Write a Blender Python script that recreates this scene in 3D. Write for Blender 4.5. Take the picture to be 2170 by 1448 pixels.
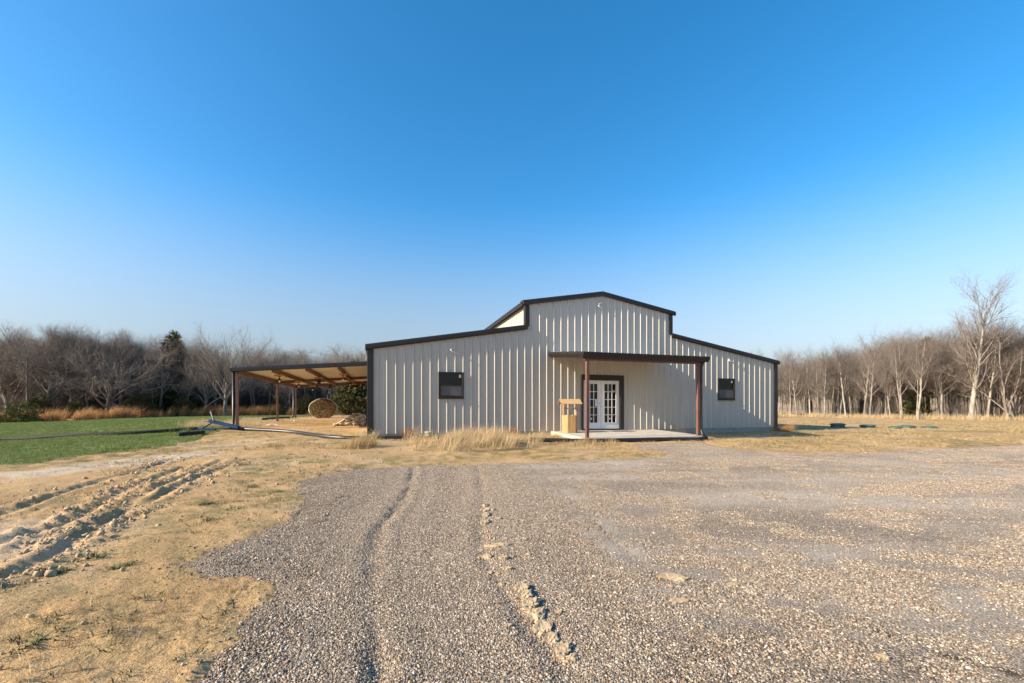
import bpy, math, random
import numpy as np
from mathutils import Vector, Matrix
R = math.radians
scene = bpy.context.scene
for o in list(bpy.data.objects): bpy.data.objects.remove(o)

# ------------------------------------------------------------------ camera, sky, sun, exposure
CAM_H = 1.30
cam_d = bpy.data.cameras.new('camera'); cam = bpy.data.objects.new('camera', cam_d)
scene.collection.objects.link(cam); scene.camera = cam
cam.location = (0, 0, CAM_H); cam.rotation_euler = (R(90), 0, 0)
cam_d.sensor_width = 36; cam_d.lens = 15.35; cam_d.shift_y = 0.0641
cam_d.clip_start = 0.05; cam_d.clip_end = 6000
SUN_EL = R(25.5); SUN_TRAVEL = R(21.6)            # horizontal heading of the light, from +X
w = bpy.data.worlds.new('World'); scene.world = w; w.use_nodes = True
wn = w.node_tree; wn.nodes.clear()
sky = wn.nodes.new('ShaderNodeTexSky'); sky.sky_type = 'NISHITA'; sky.sun_disc = False
sky.sun_elevation = SUN_EL
sky.sun_rotation = math.atan2(-math.cos(SUN_TRAVEL), -math.sin(SUN_TRAVEL))
sky.altitude = 200; sky.air_density = 1.0; sky.dust_density = 1.0; sky.ozone_density = 3.0
bg = wn.nodes.new('ShaderNodeBackground'); bg.inputs['Strength'].default_value = 0.10
wo = wn.nodes.new('ShaderNodeOutputWorld')
# clear winter air: pale near the horizon, deeper blue overhead (same all round)
_tc = wn.nodes.new('ShaderNodeTexCoord'); _sx = wn.nodes.new('ShaderNodeSeparateXYZ'); wn.links.new(_tc.outputs['Generated'], _sx.inputs[0])
def _mr(a, b, c, d):
    m_ = wn.nodes.new('ShaderNodeMapRange'); m_.interpolation_type = 'SMOOTHSTEP'
    for i_, v_ in zip((1,2,3,4), (a,b,c,d)): m_.inputs[i_].default_value = v_
    wn.links.new(_sx.outputs[2], m_.inputs[0]); return m_.outputs[0]
_hs = wn.nodes.new('ShaderNodeHueSaturation'); wn.links.new(_mr(-.02, .44, .50, 1.33), _hs.inputs['Saturation']); wn.links.new(_mr(0.0, .42, .58, 1.40), _hs.inputs['Value'])
_hs.inputs['Hue'].default_value = .493
wn.links.new(sky.outputs[0], _hs.inputs['Color']); wn.links.new(_hs.outputs[0], bg.inputs[0]); wn.links.new(bg.outputs[0], wo.inputs[0])
sl = bpy.data.lights.new('sun', 'SUN'); sl.energy = 5.0; sl.angle = R(0.53); sl.color = (1.0, 0.85, 0.64)
sun = bpy.data.objects.new('sun', sl); scene.collection.objects.link(sun)
sd = Vector((math.cos(SUN_TRAVEL)*math.cos(SUN_EL), math.sin(SUN_TRAVEL)*math.cos(SUN_EL), -math.sin(SUN_EL)))
sun.rotation_euler = sd.to_track_quat('-Z', 'Y').to_euler(); sun.location = (-30, -15, 25)
scene.view_settings.view_transform = 'Standard'; scene.view_settings.look = 'None'
scene.view_settings.exposure = 0.95; scene.view_settings.gamma = 1.0
scene.view_settings.use_curve_mapping = False
scene.render.engine = 'CYCLES'

COL = scene.collection
ORD = lambda n: f'{n}{"th" if 10 <= n % 100 <= 20 else {1:"st",2:"nd",3:"rd"}.get(n % 10,"th")}'
rng = np.random.default_rng(7); random.seed(7)

# ------------------------------------------------------------------ helpers
def mk(name, verts, faces, mat=None, parent=None, smooth=False):
    me = bpy.data.meshes.new(name)
    me.from_pydata([tuple(v) for v in verts], [], [tuple(f) for f in faces]); me.update()
    if mat: me.materials.append(mat)
    if smooth: me.polygons.foreach_set('use_smooth', [True]*len(me.polygons))
    o = bpy.data.objects.new(name, me); COL.objects.link(o)
    if parent: o.parent = parent
    return o
def mk_np(name, V, F, mat=None, parent=None, smooth=False, link=True):
    """V (n,3), F list of int arrays (m,k)"""
    me = bpy.data.meshes.new(name)
    V = np.asarray(V, np.float32)
    if isinstance(F, np.ndarray): F = [F]
    F = [np.asarray(f, np.int32) for f in F if len(f)]
    tot = np.concatenate([np.full(len(f), f.shape[1], np.int32) for f in F])
    loops = np.concatenate([f.ravel() for f in F])
    start = np.concatenate([[0], np.cumsum(tot)[:-1]]).astype(np.int32)
    me.vertices.add(len(V)); me.vertices.foreach_set('co', V.ravel())
    me.loops.add(len(loops)); me.loops.foreach_set('vertex_index', loops)
    me.polygons.add(len(tot)); me.polygons.foreach_set('loop_start', start); me.polygons.foreach_set('loop_total', tot)
    if smooth: me.polygons.foreach_set('use_smooth', np.ones(len(tot), bool))
    me.update(calc_edges=True)
    if mat: me.materials.append(mat)
    o = bpy.data.objects.new(name, me)
    if link: COL.objects.link(o)
    if parent: o.parent = parent
    return o
def tag(o, label, cat, group=None, kind=None):
    o['label'] = label; o['category'] = cat
    if group: o['group'] = group
    if kind: o['kind'] = kind
    return o
def empty(name, loc=(0,0,0), rz=0):
    o = bpy.data.objects.new(name, None); COL.objects.link(o); o.empty_display_size = 0.3
    o.location = loc; o.rotation_euler = (0,0,rz); return o
class MB:
    """collects simple solids into one mesh"""
    def __init__(s): s.v = []; s.f = []
    def add(s, v, f):
        n = len(s.v); s.v += [tuple(p) for p in v]; s.f += [tuple(i+n for i in q) for q in f]; return s
    def box(s, a, b):
        (x0,y0,z0),(x1,y1,z1) = a, b
        return s.add([(x0,y0,z0),(x1,y0,z0),(x1,y1,z0),(x0,y1,z0),(x0,y0,z1),(x1,y0,z1),(x1,y1,z1),(x0,y1,z1)],
              [(0,3,2,1),(4,5,6,7),(0,1,5,4),(1,2,6,5),(2,3,7,6),(3,0,4,7)])
    def prism(s, pts, d):
        """polygon pts (3d) extruded by vector d"""
        n = len(pts); q = [tuple(np.add(p, d)) for p in pts]
        return s.add(list(pts)+q, [tuple(range(n))[::-1], tuple(range(n, 2*n))]+[(i,(i+1)%n,n+(i+1)%n,n+i) for i in range(n)])
    def tube(s, path, rad, n=8, cap=True):
        path = [Vector(p) for p in path]; k = len(path)
        if not hasattr(rad, '__len__'): rad = [rad]*k
        v = []; up = Vector((0,0,1)); prev = None
        for i, p in enumerate(path):
            t = (path[min(i+1,k-1)]-path[max(i-1,0)]).normalized()
            if prev is None:
                a = t.cross(up) if abs(t.z) < .95 else t.cross(Vector((1,0,0)))
            else: a = prev - t*prev.dot(t)
            a.normalize(); prev = a; b = t.cross(a)
            for j in range(n):
                an = 2*math.pi*j/n; v.append(p + (a*math.cos(an)+b*math.sin(an))*rad[i])
        f = [(i*n+j, i*n+(j+1)%n, (i+1)*n+(j+1)%n, (i+1)*n+j) for i in range(k-1) for j in range(n)]
        if cap: f += [tuple(range(n))[::-1], tuple(range((k-1)*n, k*n))]
        return s.add(v, f)
    def lathe(s, prof, n=16, c=(0,0,0)):
        v = [(c[0]+r*math.cos(2*math.pi*j/n), c[1]+r*math.sin(2*math.pi*j/n), c[2]+z) for r,z in prof for j in range(n)]
        k = len(prof)
        f = [(i*n+j, i*n+(j+1)%n, (i+1)*n+(j+1)%n, (i+1)*n+j) for i in range(k-1) for j in range(n)]
        f += [tuple(range(n))[::-1], tuple(range((k-1)*n, k*n))]
        return s.add(v, f)
    def build(s, name, mat, parent=None, smooth=False): return mk(name, s.v, s.f, mat, parent, smooth)
def bevel(o, w=0.006, seg=1):
    m = o.modifiers.new('bevel', 'BEVEL'); m.width = w; m.segments = seg; m.limit_method = 'ANGLE'; return o
def copy_tree(o, parent=None):
    c = o.copy(); COL.objects.link(c); c.parent = parent
    for ch in list(o.children): copy_tree(ch, c)
    return c

# value noise
def _h(ix, iy, s):
    n = (ix.astype(np.int64)*374761393 + iy.astype(np.int64)*668265263 + s*974634599) & 0x7fffffff
    n = ((n ^ (n >> 13))*1274126177) & 0x7fffffff
    return ((n ^ (n >> 16)) & 0xffff)/65535.0
def vnoise(x, y, s=0):
    ix = np.floor(x); iy = np.floor(y); fx = x-ix; fy = y-iy
    fx = fx*fx*(3-2*fx); fy = fy*fy*(3-2*fy)
    a = _h(ix,iy,s); b = _h(ix+1,iy,s); c = _h(ix,iy+1,s); d = _h(ix+1,iy+1,s)
    return a+(b-a)*fx+(c-a)*fy+(a-b-c+d)*fx*fy
def fbm(x, y, s=0, oct=4):
    t = 0; a = .5; q = 1
    for i in range(oct): t = t+a*vnoise(x*q+17.3*i, y*q-9.1*i, s+i); a *= .5; q *= 2.03
    return t/(1-.5**oct)          # 0..1
def sstep(a, b, x):
    t = np.clip((x-a)/(b-a), 0, 1); return t*t*(3-2*t)
def seg_dist(x, y, P, closed=False):
    d = np.full(np.shape(x), 1e9); n = len(P)
    for i in range(n if closed else n-1):
        (ax,ay),(bx,by) = P[i], P[(i+1)%n]
        dx, dy = bx-ax, by-ay; t = np.clip(((x-ax)*dx+(y-ay)*dy)/(dx*dx+dy*dy+1e-12), 0, 1)
        d = np.minimum(d, np.hypot(x-ax-t*dx, y-ay-t*dy))
    return d
def poly_sd(x, y, P):
    ins = np.zeros(np.shape(x), bool); n = len(P)
    for i in range(n):
        (ax,ay),(bx,by) = P[i], P[(i+1)%n]
        c = ((ay > y) != (by > y)) & (x < (bx-ax)*(y-ay)/(by-ay+1e-12)+ax); ins ^= c
    d = seg_dist(x, y, P, True); return np.where(ins, d, -d)

# ------------------------------------------------------------------ materials
def node_mat(name):
    m = bpy.data.materials.new(name); m.use_nodes = True
    nt = m.node_tree; b = nt.nodes['Principled BSDF']; return m, nt, b
def N(nt, t, **kw):
    n = nt.nodes.new(t)
    for k, v in kw.items():
        if k in n.inputs: n.inputs[k].default_value = v
        else: setattr(n, k, v)
    return n
def ramp(nt, fac, stops, interp='LINEAR'):
    r = nt.nodes.new('ShaderNodeValToRGB'); r.color_ramp.interpolation = interp
    e = r.color_ramp.elements
    while len(e) < len(stops): e.new(0.5)
    for i, (p, c) in enumerate(stops): e[i].position = p; e[i].color = (*c, 1) if len(c) == 3 else c
    nt.links.new(fac, r.inputs[0]); return r.outputs[0]
def mixc(nt, fac, a, b, mode='MIX'):
    m = nt.nodes.new('ShaderNodeMix'); m.data_type = 'RGBA'; m.blend_type = mode
    for s, v in ((m.inputs[0], fac), (m.inputs[6], a), (m.inputs[7], b)):
        if isinstance(v, bpy.types.NodeSocket): nt.links.new(v, s)
        elif isinstance(v, (int, float)): s.default_value = v
        else: s.default_value = (*v, 1)
    return m.outputs[2]
def mth(nt, op, a, b=None, clamp=False):
    m = nt.nodes.new('ShaderNodeMath'); m.operation = op; m.use_clamp = clamp
    for s, v in zip(m.inputs, (a, b)):
        if v is None: continue
        if isinstance(v, bpy.types.NodeSocket): nt.links.new(v, s)
        else: s.default_value = v
    return m.outputs[0]
def attr(nt, name):
    a = nt.nodes.new('ShaderNodeAttribute'); a.attribute_name = name; return a.outputs['Fac']
def noise(nt, vec, scale, detail=4, rough=.55, dim='3D'):
    n = N(nt, 'ShaderNodeTexNoise', Scale=scale, Detail=detail, Roughness=rough)
    if vec is not None: nt.links.new(vec, n.inputs['Vector'])
    return n.outputs['Fac']
def mapped(nt, vec, sc=(1,1,1), rot=(0,0,0)):
    m = nt.nodes.new('ShaderNodeMapping'); m.inputs['Scale'].default_value = sc; m.inputs['Rotation'].default_value = rot
    nt.links.new(vec, m.inputs['Vector']); return m.outputs[0]
def objco(nt): return nt.nodes.new('ShaderNodeTexCoord').outputs['Object']
def bump(nt, b, h, strength=.4, dist=.01):
    k = N(nt, 'ShaderNodeBump', Strength=strength, Distance=dist); nt.links.new(h, k.inputs['Height'])
    nt.links.new(k.outputs[0], b.inputs['Normal'])
def pmat(name, c1, c2, scale=4, rough=.6, metal=0, bumps=0, bscale=None, stretch=(1,1,1), rnd=0, spec=.5, detail=4):
    """two-tone noise material"""
    m, nt, b = node_mat(name); co = objco(nt)
    if stretch != (1,1,1): co = mapped(nt, co, stretch)
    n = noise(nt, co, scale, detail)
    col = ramp(nt, n, [(.3, c1), (.7, c2)])
    if rnd:
        oi = nt.nodes.new('ShaderNodeObjectInfo')
        v = mth(nt, 'ADD', mth(nt, 'MULTIPLY', oi.outputs['Random'], 2*rnd), 1-rnd)
        hsv = nt.nodes.new('ShaderNodeHueSaturation'); nt.links.new(v, hsv.inputs['Value']); nt.links.new(col, hsv.inputs['Color']); col = hsv.outputs[0]
    nt.links.new(col, b.inputs['Base Color'])
    b.inputs['Roughness'].default_value = rough; b.inputs['Metallic'].default_value = metal
    b.inputs['Specular IOR Level'].default_value = spec
    if bumps:
        bump(nt, b, noise(nt, co, bscale or scale*4, 5), bumps, .01)
    return m

M = {}
def siding_mat():
    m, nt, b = node_mat('painted_white_steel'); co = objco(nt)
    n = noise(nt, mapped(nt, co, (2.2,2.2,.35)), 1.6, 5)
    col = ramp(nt, n, [(.3, (.43,.40,.345)), (.75, (.48,.45,.395))])
    z = nt.nodes.new('ShaderNodeSeparateXYZ'); nt.links.new(co, z.inputs[0])
    dn = noise(nt, mapped(nt, co, (3,3,.8)), 3, 5)
    d = mth(nt, 'MULTIPLY', mth(nt, 'SUBTRACT', 1.0, mth(nt, 'DIVIDE', mth(nt,'SUBTRACT',z.outputs[2],.35), .55), True), dn, True)
    col = mixc(nt, mth(nt,'MULTIPLY',d,.5), col, (.42,.35,.27))       # splashed soil at the foot of the sheets
    nt.links.new(col, b.inputs['Base Color'])
    b.inputs['Roughness'].default_value = .38; b.inputs['Specular IOR Level'].default_value = .45
    bump(nt, b, noise(nt, mapped(nt, co, (1,1,.5)), 2.2, 2), .25, .012)
    return m
M['siding'] = siding_mat()
M['dark'] = pmat('dark_brown_steel_trim', (.011,.008,.0065), (.018,.0135,.011), 3, .5, bumps=.05)
M['redox'] = pmat('red_oxide_primer', (.125,.055,.041), (.17,.076,.056), 5, .6, bumps=.1, stretch=(1,1,.4))
M['conc'] = pmat('concrete', (.42,.38,.32), (.56,.51,.44), 3.5, .85, bumps=.25, bscale=60)
M['found'] = pmat('foundation_concrete', (.27,.25,.22), (.38,.35,.31), 4, .9, bumps=.3, bscale=40)
M['roof'] = pmat('galvalume_roof', (.62,.62,.62), (.70,.70,.70), 3, .35, metal=.35)
M['darkroof'] = pmat('dark_roof_steel', (.02,.022,.025), (.035,.037,.04), 3, .45)
M['soffit'] = pmat('roof_underside', (.60,.56,.50), (.66,.62,.56), 2, .5)
M['doorwhite'] = pmat('white_door_paint', (.74,.74,.74), (.80,.80,.80), 4, .4)
M['brass'] = pmat('satin_nickel', (.45,.43,.40), (.55,.53,.50), 4, .3, metal=1)
M['black'] = pmat('black_plastic', (.010,.010,.011), (.018,.018,.020), 5, .42)
M['pipe_dull'] = pmat('weathered_black_pipe', (.012,.012,.012), (.03,.029,.028), 5, .75, spec=.25)
M['blackm'] = pmat('black_metal', (.012,.012,.012), (.03,.03,.03), 5, .5)
M['interior'] = pmat('dim_interior', (.10,.075,.06), (.16,.12,.095), 2, .9)
M['sticker'] = pmat('paper_sticker', (.7,.7,.7), (.8,.8,.8), 4, .7)
M['screen'] = pmat('insect_screen', (.09,.085,.08), (.12,.113,.107), 3, .8)
M['pine'] = pmat('raw_pine', (.40,.225,.085), (.55,.34,.15), 3, .6, bumps=.15, stretch=(6,6,.6), rnd=.13)
M['pine_r'] = pmat('pine_shingle', (.44,.28,.14), (.54,.37,.21), 4, .65, bumps=.15, stretch=(1,6,1))
M['wire'] = pmat('white_cable', (.75,.75,.73), (.82,.82,.80), 8, .5)
M['blue'] = pmat('blue_painted_steel', (.008,.03,.10), (.014,.045,.14), 6, .8, bumps=.1, spec=.15)
M['green_lid'] = pmat('green_plastic_lid', (.045,.10,.08), (.075,.145,.12), 4, .5, bumps=.1)
M['pale_lid'] = pmat('pale_green_cap', (.30,.38,.24), (.38,.44,.30), 8, .6)
M['woodblock'] = pmat('yellow_wood_block', (.45,.24,.06), (.60,.34,.10), 8, .6)
M['bulb'] = pmat('frosted_bulb', (.75,.73,.70), (.82,.80,.76), 4, .25)
M['stone'] = pmat('tan_flagstone', (.40,.29,.19), (.58,.47,.35), 5, .85, bumps=.5, bscale=18, rnd=.2)
M['rock'] = pmat('grey_rock', (.10,.10,.10), (.17,.165,.16), 9, .85, bumps=.4)
M['litter'] = pmat('white_litter', (.62,.62,.63), (.74,.74,.74), 6, .6)
def glass_mat():
    m, nt, b = node_mat('window_glass'); nt.nodes.remove(b)
    out = nt.nodes['Material Output']
    g = N(nt, 'ShaderNodeBsdfGlossy', Roughness=.02); t = N(nt, 'ShaderNodeBsdfTransparent'); t.inputs[0].default_value = (.62,.64,.63,1)
    fr = N(nt, 'ShaderNodeFresnel', IOR=1.5); mx = nt.nodes.new('ShaderNodeMixShader')
    nt.links.new(fr.outputs[0], mx.inputs[0]); nt.links.new(t.outputs[0], mx.inputs[1]); nt.links.new(g.outputs[0], mx.inputs[2])
    nt.links.new(mx.outputs[0], out.inputs[0]); return m
M['glass'] = glass_mat()
def hay_mat(end):
    m, nt, b = node_mat('hay_end_shaded' if end else 'hay_wrap'); co = objco(nt)
    if end:
        n = noise(nt, co, 26, 6, .7)
        f = mth(nt, 'ADD', mth(nt,'MULTIPLY',noise(nt, co, 5, 4, .6),.4), mth(nt,'MULTIPLY',n,.65))
        col = ramp(nt, f, [(.32,(.02,.011,.004)), (.5,(.062,.035,.012)), (.66,(.12,.072,.028)), (.8,(.36,.26,.12))])  # shade on the bale's end face is put into these dark browns
        bump(nt, b, n, 1.0, .05)
    else:
        n = noise(nt, mapped(nt, co, (1,14,1)), 5, 5, .65)
        col = ramp(nt, n, [(.3,(.26,.22,.11)), (.55,(.44,.38,.20)), (.75,(.60,.55,.36))])
        bump(nt, b, n, .7, .03)
    nt.links.new(col, b.inputs['Base Color']); b.inputs['Roughness'].default_value = .9; return m
M['hay_end_shaded'] = hay_mat(True); M['hay_wrap'] = hay_mat(False)
def bark(name, c1, c2, c3):
    m, nt, b = node_mat(name); co = objco(nt)
    n = noise(nt, mapped(nt, co, (1,1,.35)), 5, 5)
    col = ramp(nt, n, [(.3, c1), (.5, c2), (.72, c3)])
    oi = nt.nodes.new('ShaderNodeObjectInfo')
    v = mth(nt, 'ADD', mth(nt, 'MULTIPLY', oi.outputs['Random'], .5), .75)
    hsv = nt.nodes.new('ShaderNodeHueSaturation'); nt.links.new(v, hsv.inputs['Value']); nt.links.new(col, hsv.inputs['Color'])
    nt.links.new(hsv.outputs[0], b.inputs['Base Color']); b.inputs['Roughness'].default_value = .85
    b.inputs['Specular IOR Level'].default_value = .2
    bump(nt, b, noise(nt, mapped(nt, co, (1,1,.3)), 22, 4), .6, .03); return m
M['bark_pale'] = bark('pale_bark', (.155,.134,.113), (.285,.252,.216), (.42,.378,.33))
M['bark_grey'] = bark('grey_bark', (.10,.083,.07), (.19,.162,.137), (.30,.26,.22))
M['twig_pale'] = bark('pale_twigs', (.13,.106,.09), (.20,.167,.143), (.27,.23,.20))
M['twig_grey'] = bark('grey_twigs', (.145,.119,.101), (.225,.187,.16), (.305,.257,.221))
def leafmat(name, cols, rnd=.15, island=True, rough=.7, trans=.0):
    m, nt, b = node_mat(name)
    g = nt.nodes.new('ShaderNodeNewGeometry'); oi = nt.nodes.new('ShaderNodeObjectInfo')
    f = mth(nt, 'FRACT', mth(nt, 'ADD', g.outputs['Random Per Island'], oi.outputs['Random']))
    col = ramp(nt, f, [((i+.5)/len(cols), c) for i, c in enumerate(cols)])
    nt.links.new(col, b.inputs['Base Color']); b.inputs['Roughness'].default_value = rough
    b.inputs['Specular IOR Level'].default_value = .25
    if trans:
        out = nt.nodes['Material Output']; t = nt.nodes.new('ShaderNodeBsdfTranslucent'); mx = nt.nodes.new('ShaderNodeMixShader')
        mx.inputs[0].default_value = trans; nt.links.new(col, t.inputs[0]); nt.links.new(b.outputs[0], mx.inputs[1]); nt.links.new(t.outputs[0], mx.inputs[2])
        nt.links.new(mx.outputs[0], out.inputs[0])
    return m
M['cedar'] = leafmat('cedar_needles', [(.028,.038,.013),(.055,.062,.02),(.09,.09,.03),(.145,.125,.046)])
M['pineneedle'] = leafmat('young_pine_needles', [(.05,.065,.012),(.09,.11,.02),(.14,.15,.03),(.07,.09,.02)])
M['lawnblade'] = leafmat('lawn_blades', [(.09,.145,.03),(.14,.205,.048),(.19,.25,.075),(.29,.28,.12)], trans=.25)
M['straw'] = leafmat('dry_straw', [(.38,.27,.13),(.50,.37,.19),(.60,.47,.27),(.30,.20,.09)], trans=.25)
M['strawpale'] = leafmat('pale_dry_grass', [(.46,.34,.18),(.58,.45,.26),(.68,.55,.35),(.38,.27,.13)], trans=.3)
M['sedge'] = leafmat('broomsedge', [(.42,.22,.09),(.54,.31,.135),(.64,.41,.20),(.33,.165,.065)], trans=.3)
M['redweed'] = leafmat('rusty_weed', [(.22,.09,.035),(.33,.15,.06),(.42,.22,.10),(.15,.07,.03)])
M['weed'] = leafmat('green_weed', [(.05,.08,.02),(.08,.115,.03),(.12,.14,.05),(.2,.17,.08)])

def ground_mat():
    m, nt, b = node_mat('sandy_dirt'); co = objco(nt)
    n1 = noise(nt, co, .45, 6, .6); n2 = noise(nt, co, 2.6, 6, .65); n3 = noise(nt, co, 28, 5, .7); n4 = noise(nt, co, 90, 3, .6)
    base = ramp(nt, mth(nt,'ADD',mth(nt,'MULTIPLY',n1,.55),mth(nt,'MULTIPLY',n2,.45)), [(.32,(.36,.225,.105)), (.45,(.54,.34,.16)), (.56,(.60,.40,.21)), (.68,(.70,.53,.35))])
    base = mixc(nt, mth(nt,'MULTIPLY',attr(nt,'sand'),.9), base, (.60,.49,.365))
    # patches of thin dry turf
    tf = mth(nt,'MULTIPLY', attr(nt,'turf'), ramp(nt, n2, [(.40,(0,0,0)),(.58,(1,1,1))]))
    tcol = ramp(nt, n3, [(.35,(.20,.135,.05)),(.5,(.36,.245,.10)),(.62,(.48,.34,.16))])
    base = mixc(nt, mth(nt,'MULTIPLY',tf,.85), base, tcol)
    gf = mth(nt,'MULTIPLY', attr(nt,'green'), ramp(nt, n2, [(.42,(0,0,0)),(.56,(1,1,1))]))
    base = mixc(nt, mth(nt,'MULTIPLY',gf,.7), base, (.13,.135,.045))
    # scattered dark crumbs and litter
    base = mixc(nt, ramp(nt, n3, [(.33,(.8,.8,.8)),(.44,(0,0,0))]), base, (.17,.115,.06))
    base = mixc(nt, .5, base, ramp(nt, n4, [(.3,(.55,.55,.55)),(.7,(1,1,1))]), 'MULTIPLY')
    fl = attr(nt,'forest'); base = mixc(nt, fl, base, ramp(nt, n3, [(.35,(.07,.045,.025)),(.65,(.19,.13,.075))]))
    nt.links.new(base, b.inputs['Base Color']); b.inputs['Roughness'].default_value = .95; b.inputs['Specular IOR Level'].default_value = .15
    h = mth(nt,'ADD', mth(nt,'MULTIPLY',n3,.7), mth(nt,'MULTIPLY',n4,.3)); bump(nt, b, h, .8, .035); return m
def gravel_mat():
    m, nt, b = node_mat('crushed_gravel'); co = objco(nt)
    v = N(nt, 'ShaderNodeTexVoronoi', Scale=95.0); nt.links.new(co, v.inputs['Vector'])
    s = nt.nodes.new('ShaderNodeSeparateColor'); nt.links.new(v.outputs['Color'], s.inputs[0])
    col = ramp(nt, s.outputs[0], [(0,(0.1008,0.0836,0.0685)),(.3,(0.2016,0.1693,0.1391)),(.55,(0.2923,0.2479,0.2057)),(.8,(0.3931,0.3377,0.2822)),(1,(0.5645,0.5040,0.4385))])
    tint = ramp(nt, s.outputs[1], [(0,(1.0,.985,.94)),(.5,(1.05,1,.89)),(1,(1.12,.94,.76))]); col = mixc(nt, 1.0, col, tint, 'MULTIPLY')
    gap = ramp(nt, v.outputs['Distance'], [(.30,(1,1,1)),(.75,(.25,.22,.2))])
    fine = attr(nt, 'fine'); n2 = noise(nt, mapped(nt, co, (.5,1.6,1), (0,0,R(-24))), .55, 6, .6)
    n5 = noise(nt, co, 140, 3, .6)
    col = mixc(nt, .8, col, gap, 'MULTIPLY')
    dust = ramp(nt, n5, [(.3,(.355,.305,.245)),(.7,(.525,.458,.375))])
    df = mth(nt,'MULTIPLY', fine, ramp(nt, n2, [(.38,(.15,.15,.15)),(.62,(1,1,1))]))
    col = mixc(nt, mth(nt,'MULTIPLY',df,.88), col, dust)
    brown = ramp(nt, noise(nt, co, .8, 5), [(.5,(0,0,0)),(.72,(.45,.45,.45))])
    col = mixc(nt, brown, col, (.30,.225,.15))
    col = mixc(nt, attr(nt,'oil'), col, (.035,.028,.022))
    nt.links.new(col, b.inputs['Base Color']); b.inputs['Roughness'].default_value = .85; b.inputs['Specular IOR Level'].default_value = .2
    inv = mth(nt,'SUBTRACT',1.0,v.outputs['Distance'])
    bump(nt, b, mth(nt,'MULTIPLY',inv, mth(nt,'SUBTRACT',1.15,mth(nt,'MULTIPLY',df,.8))), .9, .012); return m
def stone_mat():
    m, nt, b = node_mat('gravel_stone')
    g = nt.nodes.new('ShaderNodeNewGeometry'); oi = nt.nodes.new('ShaderNodeObjectInfo')
    f = mth(nt, 'FRACT', mth(nt, 'ADD', g.outputs['Random Per Island'], oi.outputs['Random']))
    col = ramp(nt, f, [(0,(0.0871,0.0708,0.0573)),(.25,(0.1742,0.1455,0.1199)),(.5,(0.2460,0.2080,0.1732)),(.72,(0.3279,0.2788,0.2336)),(.88,(0.4407,0.3843,0.3259)),(1,(0.6354,0.5739,0.5124))])
    f2 = mth(nt, 'FRACT', mth(nt, 'MULTIPLY', f, 37.0))
    tint = ramp(nt, f2, [(0,(1.0,.985,.94)),(.5,(1.05,1,.89)),(.9,(1.10,.95,.76)),(1,(1.15,.82,.58))])
    col = mixc(nt, 1.0, col, tint, 'MULTIPLY')
    nt.links.new(col, b.inputs['Base Color']); b.inputs['Roughness'].default_value = .8; b.inputs['Specular IOR Level'].default_value = .3; return m
def lawn_mat():
    m, nt, b = node_mat('lawn_turf'); co = objco(nt)
    n1 = noise(nt, co, .35, 5, .6); n2 = noise(nt, co, 5, 5, .7); n3 = noise(nt, co, 45, 3, .7)
    c = ramp(nt, mth(nt,'ADD',mth(nt,'MULTIPLY',n1,.5),mth(nt,'MULTIPLY',n2,.5)), [(.34,(.10,.15,.032)),(.5,(.155,.205,.05)),(.64,(.25,.245,.10))])
    c = mixc(nt, .6, c, ramp(nt, n3, [(.3,(.45,.45,.45)),(.7,(1.2,1.2,1.2))]), 'MULTIPLY')
    nt.links.new(c, b.inputs['Base Color']); b.inputs['Roughness'].default_value = .9; b.inputs['Specular IOR Level'].default_value = .15
    bump(nt, b, mth(nt,'ADD',n3,n2), .8, .04); return m
M['ground'] = ground_mat(); M['gravel'] = gravel_mat(); M['gstone'] = stone_mat(); M['lawn'] = lawn_mat()
M['clod'] = pmat('sandy_clod', (.36,.25,.14), (.54,.41,.26), 14, .95, bumps=.7, bscale=60)

# ------------------------------------------------------------------ building frame
TH = R(16.9); BO = np.array([-4.74, 15.47]); BU = np.array([math.cos(TH), math.sin(TH)]); BV = np.array([-math.sin(TH), math.cos(TH)])
def bw(u, v, z=None):
    p = BO+u*BU+v*BV
    return (p[0], p[1]) if z is None else (p[0], p[1], z)

# ------------------------------------------------------------------ terrain
CP = np.array([(-4.7,14.5,.18),(0.5,15.2,.2),(2,13,.12),(6.5,14.5,.12),(12.3,19.5,.18),(12.7,17.5,.08),(-11.6,18.5,.42),(-9.5,17,.33),(-17,25.7,.5),(-21,31,.5),(-14,32,.5),(-8.2,22,.38),(-25,40,.35),(-40,43,.2),(-36,50,.3),(-21,53,.4),(-39,33,.1),(-20,15,.05),(-10,10,0),(0,8,0),(10,8,0),(18,12,0),(20,24,.2),(39,37,.2),(25,25,.2),(33,50,.2),(0,40,.4),(20,60,.3),(-30,20,.1),(-10,14,.12),(-7,16,.22),(-4,5,0),(4,4,0),(0,2,0),(-8,7,0),(9,15.5,.12)])
def zs(x, y):
    x = np.asarray(x, float); y = np.asarray(y, float); a = np.zeros(x.shape); b = np.zeros(x.shape)
    for cx_, cy_, cz in CP:
        q = 1/((x-cx_)**2+(y-cy_)**2+1.5)**2; a += q; b += q*cz
    return b/a
GRAVEL = [(-1.43,2.05),(-1.45,2.37),(-1.56,2.75),(-1.71,3.19),(-1.99,3.51),(-2.3,3.51),(-2.72,3.65),(-2.82,3.98),(-2.6,4.34),(-2.66,5.07),(-2.89,5.8),(-3.26,6.77),(-3.67,8.07),(-3.51,8.89),(-2.21,9.49),(-0.9,9.8),(0.72,10.19),(2.43,10.44),(3.54,10.73),(3.97,11.64),(3.53,12.82),(3.01,13.9),(4.88,14.34),(6.7,15.0),(6.05,13.31),(6.39,11.94),(7.58,11.39),(9.82,11.87),(12.98,13.12),(17.76,15.14),(45,26),(45,-25),(-2.2,-25),(-1.6,0)]
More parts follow.
